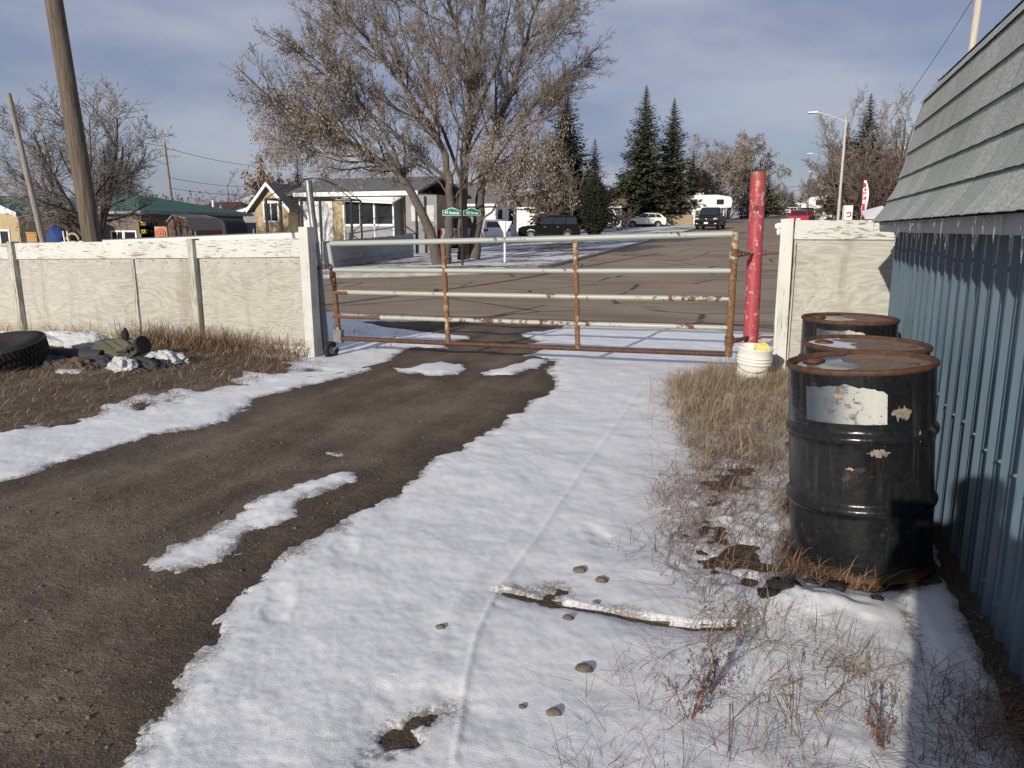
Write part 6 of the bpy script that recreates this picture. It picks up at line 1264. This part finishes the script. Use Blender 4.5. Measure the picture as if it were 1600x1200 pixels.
# ------------------------------------------------------------------ vehicles (local: x forward, y left, z up)
def car(kind, loc, rz, paint, label, cat='car', plate=True):
    t = thing({'pickup': 'pickup_truck', 'suv': 'parked_car', 'cross': 'parked_car'}[kind], label, cat, loc, None, rz); pm = MT[paint]
    Lh, W2, H, belt, hood, xw, wr, xc, xr0, xr1, xf1 = {'suv': (2.22, .91, 1.74, 1.10, 1.06, 1.32, .37, .95, -2.12, -1.98, .30), 'cross': (2.28, .92, 1.66, 1.08, 1.02, 1.38, .36, 1.00, -2.18, -1.66, .22), 'pickup': (2.90, 1.0, 1.93, 1.22, 1.18, 1.86, .42, 1.15, -.75, -.62, .58)}[kind]
    xw2 = {'suv': -1.30, 'cross': -1.36, 'pickup': -1.72}[kind]; ra = wr + .07
    arc = lambda x, : [(x + ra * math.cos(a), .36 + ra * math.sin(a)) for a in np.linspace(.05, math.pi - .05, 9)]
    prof = [(-Lh + .04, .42), (-Lh, .62), (-Lh + .02, belt - .08), (-Lh + .06, belt)] + ([(-.8, belt), (xc, belt)] if kind == 'pickup' else [(xc, belt)]) + [(xc + .15, belt - .015), (Lh - .30, hood - .06), (Lh - .06, hood - .17), (Lh, hood - .35), (Lh - .02, .48), (Lh - .12, .30)] + arc(xw) + arc(xw2) + [(-Lh + .1, .33)]
    st = [(-1, .93, .035), (-.97, .985, .008), (-.90, 1, 0), (.90, 1, 0), (.97, .985, .008), (1, .93, .035)]; vs = []; n = len(prof)
    for y, s, dz in st: vs += [(x * (1 - (1 - s) * .25), y * W2, z - (dz if z > .8 else -dz * .3)) for x, z in prof]
    fs = [(i * n + k, i * n + (k + 1) % n, (i + 1) * n + (k + 1) % n, (i + 1) * n + k) for i in range(5) for k in range(n)] + [tuple(range(n)), tuple(reversed(range(5 * n, 6 * n)))]
    MB().add(vs, fs, False).build('body', pm, t, bevel=.02)
    MB().box(-Lh + .15, Lh - .15, -W2 + .12, W2 - .12, .24, .62).build('underbody', MT['black'], t)
    # cabin
    def ring(z, xa, xb, w): return [(xa, -w, z), (xb, -w, z), (xb, w, z), (xa, w, z)]
    b0, b1, b2 = ring(belt - .01, xr0 + .0, xc, W2 - .07), ring(H - .07, xr1, xf1, W2 - .21), ring(H, xr1 + .18, xf1 - .18, W2 - .34)
    if kind == 'cross':
        b1 = [(x, y, z - (.09 if x < -.5 else .01)) for x, y, z in b1]; b2 = [(x, y, z - (.09 if x < -.5 else 0)) for x, y, z in b2]
    MB().add(b0 + b1 + b2, [(0, 1, 5, 4), (1, 2, 6, 5), (2, 3, 7, 6), (3, 0, 4, 7), (4, 5, 9, 8), (5, 6, 10, 9), (6, 7, 11, 10), (7, 4, 8, 11), (8, 9, 10, 11)]).build('cabin', pm, t, bevel=.04, seg=3)
    def pane(name, A, B, C, D, ins, mt='glass'):        # quad pane inset, proud of the cabin
        P = [Vector(v) for v in (A, B, C, D)]; c = sum(P, Vector()) / 4; nn = (P[1] - P[0]).cross(P[3] - P[0]).normalized(); nn = nn if nn.dot(c - Vector((c.x * .2 - .2, 0, 1.2))) > 0 else -nn
        q = [c + (p - c) * (1 - ins) for p in P]; MB().hexa([p + nn * .002 for p in q] + [p + nn * .014 for p in q]).build(name, MT[mt], t, bevel=.004)
    lerp = lambda p, q, u: Vector(p).lerp(Vector(q), u)
    for sy in (0, 1):
        p0, p1, q0, q1 = (b0[0], b0[1], b1[0], b1[1]) if sy == 0 else (b0[3], b0[2], b1[3], b1[2])
        p0, p1 = lerp(p0, q0, .10), lerp(p1, q1, .10); q0, q1 = lerp(q0, p0, .08), lerp(q1, p1, .08)
        cuts = {'suv': [(.04, .315), (.33, .63), (.645, .97)], 'cross': [(.10, .31), (.325, .63), (.645, .98)], 'pickup': [(.05, .48), (.50, .97)]}[kind]
        for a, b in cuts: pane('side_window', lerp(p0, p1, a), lerp(p0, p1, b), lerp(q0, q1, b), lerp(q0, q1, a), .02)
        s = -1 if sy == 0 else 1
        MB().hexa([(xc - .22, s * (W2 - .02), belt + .02), (xc - .05, s * (W2 - .02), belt + .02), (xc - .02, s * (W2 + .17), belt + .04), (xc - .18, s * (W2 + .17), belt + .04), (xc - .22, s * (W2 - .02), belt + .12), (xc - .05, s * (W2 - .02), belt + .12), (xc - .02, s * (W2 + .17), belt + .20), (xc - .18, s * (W2 + .17), belt + .20)]).build('mirror', pm, t, bevel=.02)
        for xh in ((-.62, .30) if kind != 'pickup' else (-.45, .40)): MB().box(xh - .09, xh + .09, min(s * W2, s * (W2 + .025)), max(s * W2, s * (W2 + .025)), belt - .16, belt - .13).build('door_handle', MT['chrome'] if paint != 'paint_black' else MT['chrome'], t)
        for xs in ((-1.05, -.18, .80) if kind != 'pickup' else (-.72, .12, 1.02)): MB().box(xs - .006, xs + .006, min(s * (W2 - .002), s * (W2 + .003)), max(s * (W2 - .002), s * (W2 + .003)), .46, belt - .03).build('door_seam', MT['black'], t)
        if kind != 'pickup': MB().tube([(xr1 + .3, s * (W2 - .30), H + .0), (xr1 + .34, s * (W2 - .30), H + .045), (xf1 - .4, s * (W2 - .30), H + .045), (xf1 - .36, s * (W2 - .30), H)], .018, 6).build('roof_rail', MT['black'], t)
        MB().box(xw2 + ra + .05, xw - ra - .05, min(s * (W2 - .03), s * (W2 + .004)), max(s * (W2 - .03), s * (W2 + .004)), .30, .42).build('sill', MT['black'], t)
    pane('windscreen', b0[1], b0[2], b1[2], b1[1], .10); pane('rear_window', b0[3], b0[0], b1[0], b1[3], .14)
    for x in (xw, xw2):
        for s in (-1, 1):
            Rm = Matrix.Rotation(R(90), 4, 'X'); wh = MB().lathe([(.20, -.11), (wr - .05, -.11), (wr - .01, -.085), (wr, -.05), (wr, .05), (wr - .01, .085), (wr - .05, .11), (.20, .11)], 24, (x, s * (W2 - .11), wr), True, Rm).build('wheel', MT['tyre'], t)
            m = MB(); m.lathe([(wr * .66, -.118), (wr * .62, -.10), (.0, -.07)] if s > 0 else [(wr * .66, .118), (wr * .62, .10), (0, .07)], 20, (x, s * (W2 - .11), wr), True, Rm)
            for k in range(5):
                a = 2 * math.pi * k / 5; c, sn = math.cos(a), math.sin(a); m.tube([(x + .04 * c, s * (W2 + .0), wr + .04 * sn), (x + wr * .6 * c, s * (W2 + .005), wr + wr * .6 * sn)], [.045, .03], 5)
            m.build('rim', MT['rim'], wh)
    for s in (-1, 1):
        y0, y1 = sorted((s * (W2 - .38), s * (W2 - .07)))
        MB().hexa([(Lh - .10, y0, hood - .38), (Lh + .004, y0, hood - .38), (Lh + .004 - (.10 if s > 0 else 0) * 0, y1, hood - .36), (Lh - .2, y1, hood - .36), (Lh - .12, y0, hood - .23), (Lh - .022, y0, hood - .23), (Lh - .05, y1, hood - .20), (Lh - .2, y1, hood - .20)]).build('headlight', MT['headlight'], t, bevel=.01)
        if kind == 'pickup': MB().box(-Lh - .01, -Lh + .1, *sorted((s * (W2 - .17), s * (W2 - .02))), .80, 1.13).build('taillight', MT['taillight'], t, bevel=.01)
        else: MB().box(-Lh - .012, -Lh + .22, *sorted((s * (W2 - .30), s * (W2 - .004))), belt - .24, belt - .06).build('taillight', MT['taillight'], t, bevel=.015)
        MB().box(Lh - .05, Lh + .012, *sorted((s * (W2 - .30), s * (W2 - .12))), .46, .53).build('fog_light', MT['headlight'], t)
    g = MB().box(Lh - .06, Lh + .012, -W2 + .40, W2 - .40, hood - .46, hood - .22).build('grille', MT['black'], t, bevel=.02)
    if kind == 'pickup':
        MB().box(Lh + .013, Lh + .02, -W2 + .42, W2 - .42, hood - .35, hood - .33).box(Lh + .0135, Lh + .0205, -.02, .02, hood - .45, hood - .23).build('grille_bar', MT['darkframe'], g); MB().lathe([(0, .012), (.05, .012), (.06, 0)], 12, (Lh + .02, 0, hood - .30), True, Matrix.Rotation(R(90), 4, 'Y')).build('badge', MT['chrome'], g)
        MB().box(-Lh + .02, -.80, -W2 + .10, W2 - .10, belt + .001, belt + .012).build('bed_cover', MT['black'], t); MB().box(-Lh - .14, -Lh - .02, -W2 + .05, W2 - .05, .44, .62).build('rear_bumper', MT['chrome'] if paint == 'paint_silver' else MT['black'], t, bevel=.02)
        MB().box(-Lh - .012, -Lh - .002, -.10, .10, 1.0, 1.06).build('tailgate_handle', MT['black'], t)
    MB().box(Lh - .1, Lh + .03, -W2 + .1, W2 - .1, .36, .46).build('front_bumper', MT['black'], t, bevel=.02)
    MB().box(-Lh - .03, -Lh + .1, -W2 + .1, W2 - .1, .36, .48).build('rear_valance', MT['black'], t, bevel=.02)
    if plate:
        MB().box(Lh + .03, Lh + .036, -.17, .17, .47, .61).build('number_plate', MT['plate'], t); MB().box(-Lh - .036, -Lh - .03, -.17, .17, .66 if kind != 'pickup' else .5, .80 if kind != 'pickup' else .61).build('number_plate', MT['plate'], t)
    return t
def face(px): return 0
car('suv', S(858, 57), R(180 + 16), 'paint_black', 'black four wheel drive estate parked side on beside the dark columnar cedar')
car('pickup', S(720, 48), R(108), 'paint_silver', 'grey pickup seen from behind between the maple stems, red tail lamp showing')
car('cross', S(770, 55), R(118), 'paint_white', 'white hatchback behind the yield sign, showing its rear and dark window')
car('cross', S(1007, 87), R(180 + 14), 'paint_pearl', 'pearl white crossover parked side on in a driveway below the tall spruces')
w = S(1110, 71); car('pickup', w, R(-93), 'paint_black', 'black pickup facing us, parked at the left kerb of the avenue')
car('pickup', S(1166, 128), R(-92), 'paint_navy', 'dark blue pickup farther up the left kerb, half hidden by the red pole')
car('cross', S(1247, 76), R(88), 'paint_red', 'red hatchback seen from behind on the right side of the avenue')
car('suv', S(1259, 96), R(88), 'paint_black', 'dark car just beyond the red hatchback on the avenue')
car('cross', S(1316, 84), R(175), 'paint_white', 'white car side on beyond the right kerb, near the sign box')
car('suv', S(1338, 82), R(170), 'paint_silver', 'grey car beyond the right kerb, just left of the feather flag')
car('suv', S(1232, 190), R(160), 'paint_white', 'small white car in front of the house at the far bend')

# caravans and trailer
def caravan(loc, rz, L_, H_, label, cab=False):
    t = thing('caravan' if not cab else 'motorhome', label, 'caravan' if not cab else 'motorhome', loc, None, rz); a = L_ / 2
    if not cab: pr = [(-a, .55), (-a + .1, H_ - .1), (a - 1.9, H_), (a - .2, H_ - .25), (a, H_ - .75), (a - .1, 1.65), (a - 1.7, 1.55), (a - 1.8, .55)]
    else: pr = [(-a, .5), (-a + .05, H_), (a - .5, H_), (a - .0, H_ - .5), (a - .25, 2.05), (a - .65, 1.9), (a - .2, 1.15), (a + .35, 1.0), (a + .45, .5)]
    MB().prism(pr, -1.15, 1.15).build('shell', MT['paint_white'], t, bevel=.06)
    for x, w_ in ((-a * .62, .8), (-a * .15, .45), (a * .62, .85)):
        for s in (-1, 1):
            MB().box(x - w_ / 2, x + w_ / 2, *sorted((s * 1.151, s * 1.18)), H_ - 1.15 if x < 0 or not cab else H_ - .9, H_ - .55 if x < 0 or not cab else H_ - .45).build('window', MT['glass'], t, bevel=.02)
    for s in (-1, 1):
        MB().hexa([(-a * .2, s * 1.153, 1.05), (a * .45, s * 1.153, 1.25), (a * .45, s * 1.165, 1.25), (-a * .2, s * 1.165, 1.05), (-a * .1, s * 1.153, 1.3), (a * .7, s * 1.153, 1.62), (a * .7, s * 1.165, 1.62), (-a * .1, s * 1.165, 1.3)]).build('stripe', MT['tanroof'], t)
        for x in ((-.55, .35) if not cab else (-a * .45, a * .75)): 
            wh = MB().lathe([(.15, -.1), (.31, -.1), (.36, -.05), (.36, .05), (.31, .1), (.15, .1)], 18, (x, s * 1.05, .36), True, Matrix.Rotation(R(90), 4, 'X')).build('wheel', MT['tyre'], t); MB().lathe([(0, -.08), (.2, -.11), (.2, .11), (0, .08)], 12, (x, s * 1.05, .36), True, Matrix.Rotation(R(90), 4, 'X')).build('rim', MT['rim'], wh)
    MB().box(-.5, .5, -.4, .4, H_ + .001, H_ + .28).build('roof_unit', MT['white'], t, bevel=.05)
    if cab: MB().hexa([(a - .64, -1.0, 1.86), (a - .24, -1.0, 1.2), (a - .24, 1.0, 1.2), (a - .64, 1.0, 1.86), (a - .60, -1., 1.90), (a - .20, -1., 1.24), (a - .20, 1., 1.24), (a - .60, 1., 1.90)]).build('windscreen', MT['glass'], t)
    else: MB().box(a - .9, a - .8, -.5, .5, 0.0, 1.55).build('landing_leg', MT['white'], t)
    return t
caravan(S(1090, 96) + Vector((0, 0, .3)), R(14), 7.6, 3.15, 'long white fifth wheel caravan parked behind the black pickup')
caravan(S(1302, 98), R(186), 6.6, 3.2, 'white motorhome parked nose left by the right kerb')
w = S(1010, 99); t = thing('utility_trailer', 'low dark trailer with a white canopy left of the caravan', 'trailer', w); MB().box(-2.2, 2.2, -.9, .9, .45, 1.3).build('box', MT['greywall'], t, bevel=.05); MB().hexa([(-2.3, -1, 1.32), (2.3, -1, 1.32), (2.3, 1, 1.32), (-2.3, 1, 1.32), (-2.0, -.8, 1.8), (2., -.8, 1.8), (2., .8, 1.8), (-2., .8, 1.8)]).build('canopy', MT['white'], t)
for x in (-.4, .5): MB().lathe([(.15, -.1), (.31, -.1), (.34, -.05), (.34, .05), (.31, .1), (.15, .1)], 16, (x, -.95, .34), True, Matrix.Rotation(R(90), 4, 'X')).build('wheel', MT['tyre'], t)
w = S(1062, 92); t = thing('garden_shed', 'low tan fence box below the white caravan', 'shed', w); MB().box(-3.6, 2.2, 0, .08, -.1, 1.25, Matrix(((rx[0], fx[0], 0, 0), (rx[1], fx[1], 0, 0), (0, 0, 1, 0), (0, 0, 0, 1)))).build('panel', MT['cardboard'], t)
w = S(1084, 90); t = thing('sign_post', 'white post standing left of the black pickup', 'post', w); MB().box(-.07, .07, -.05, .05, -.1, 1.5).build('post', MT['signwhite'], t); MB().box(-.3, .07, -.06, -.051, 1.2, 1.5).build('board', MT['signwhite'], t)
# snowy drives and a white canopy roof by the right kerb
def drive(name, pts, dz=.03):
    m = MB(); v = [S(px, d) + Vector((0, 0, .10 + dz)) for px, d in pts]; m.add(v, [tuple(range(len(v)))]); return tag(m.build(name, MT['snow']), kind='structure')
drive('snowy_drive', [(960, 76), (1085, 77), (1085, 83), (960, 80)]); drive('snowy_drive', [(985, 68), (1075, 72.5), (1075, 74.5), (985, 70)], .034)
drive('snow_strip', [(790, 52), (925, 50), (925, 51.6), (790, 53.6)], .03); drive('snow_strip', [(735, 49), (800, 51), (800, 53), (735, 51)], .034)
w = S(1372, 46); k = 46 / 1226; t = thing('snowy_roof', 'low lean-to roof white with snow between the feather flag and the shed roof', 'roof', w); zz = lambda y_: CAM_H + (358 - y_) * k - w.z
m = MB(); m.hexa([Mg @ Vector(v) for v in ((-22 * k, 0, zz(342)), (40 * k, 0, zz(342)), (40 * k, 3, zz(322)), (6 * k, 3, zz(330)), (-22 * k, 0, zz(341)), (40 * k, 0, zz(341)), (40 * k, 3, zz(320)), (6 * k, 3, zz(329)))]); m.build('snow_sheet', MT['snow'], t)
MB().box(-20 * k, 40 * k, .1, .2, -.2, zz(343), Mg).build('front_wall', MT['barn'], t)

# ------------------------------------------------------------------ the photographer, just behind the camera (their shadow falls on the nearest drum)
t = thing('person', 'person in a dark winter coat standing behind the camera, holding up a phone', 'person', (.16, -.50, 0))
def skin(name, nodes, edges, mat, root=0, lev=2):
    me = bpy.data.meshes.new(name); me.from_pydata([n[:3] for n in nodes], edges, []); me.materials.append(mat); o = link(name, me, t)
    sk = o.modifiers.new('skin', 'SKIN'); sv = me.skin_vertices[0].data
    for i, n in enumerate(nodes): sv[i].radius = (n[3], n[4] if len(n) > 4 else n[3])
    sv[root].use_root = True; sb = o.modifiers.new('sub', 'SUBSURF'); sb.levels = sb.render_levels = lev; return o
N = [(0, 0, .95, .17, .13), (0, .01, 1.15, .17, .125), (0, .0, 1.35, .19, .13), (0, 0, 1.46, .11, .09), (0, .02, 1.54, .06), (0, .04, 1.62, .085, .095), (0, .05, 1.72, .075, .085),
     (.20, 0, 1.42, .075), (.27, .10, 1.18, .058), (.13, .36, 1.33, .042), (.08, .42, 1.38, .038), (-.20, 0, 1.42, .075), (-.27, .10, 1.18, .058), (-.17, .36, 1.33, .042), (-.20, .42, 1.38, .038),
     (.10, 0, .84, .11), (.11, .02, .48, .075), (.11, -.02, .10, .055), (.12, .13, .05, .045), (-.10, 0, .84, .11), (-.11, .02, .48, .075), (-.11, -.02, .10, .055), (-.12, .13, .05, .045)]
E_ = [(0, 1), (1, 2), (2, 3), (3, 4), (4, 5), (5, 6), (2, 7), (7, 8), (8, 9), (9, 10), (2, 11), (11, 12), (12, 13), (13, 14), (0, 15), (15, 16), (16, 17), (17, 18), (0, 19), (19, 20), (20, 21), (21, 22)]
skin('body', N, E_, MT['coat'])
ph = MB(); ph.box(-.24, -.075, .44, .449, 1.37, 1.455); o_ = ph.build('phone', MT['black'], None, bevel=.004); o_.location = (.16, -.50, 0); tag(o_, 'black phone held up in the hands of the person behind the camera', 'phone')
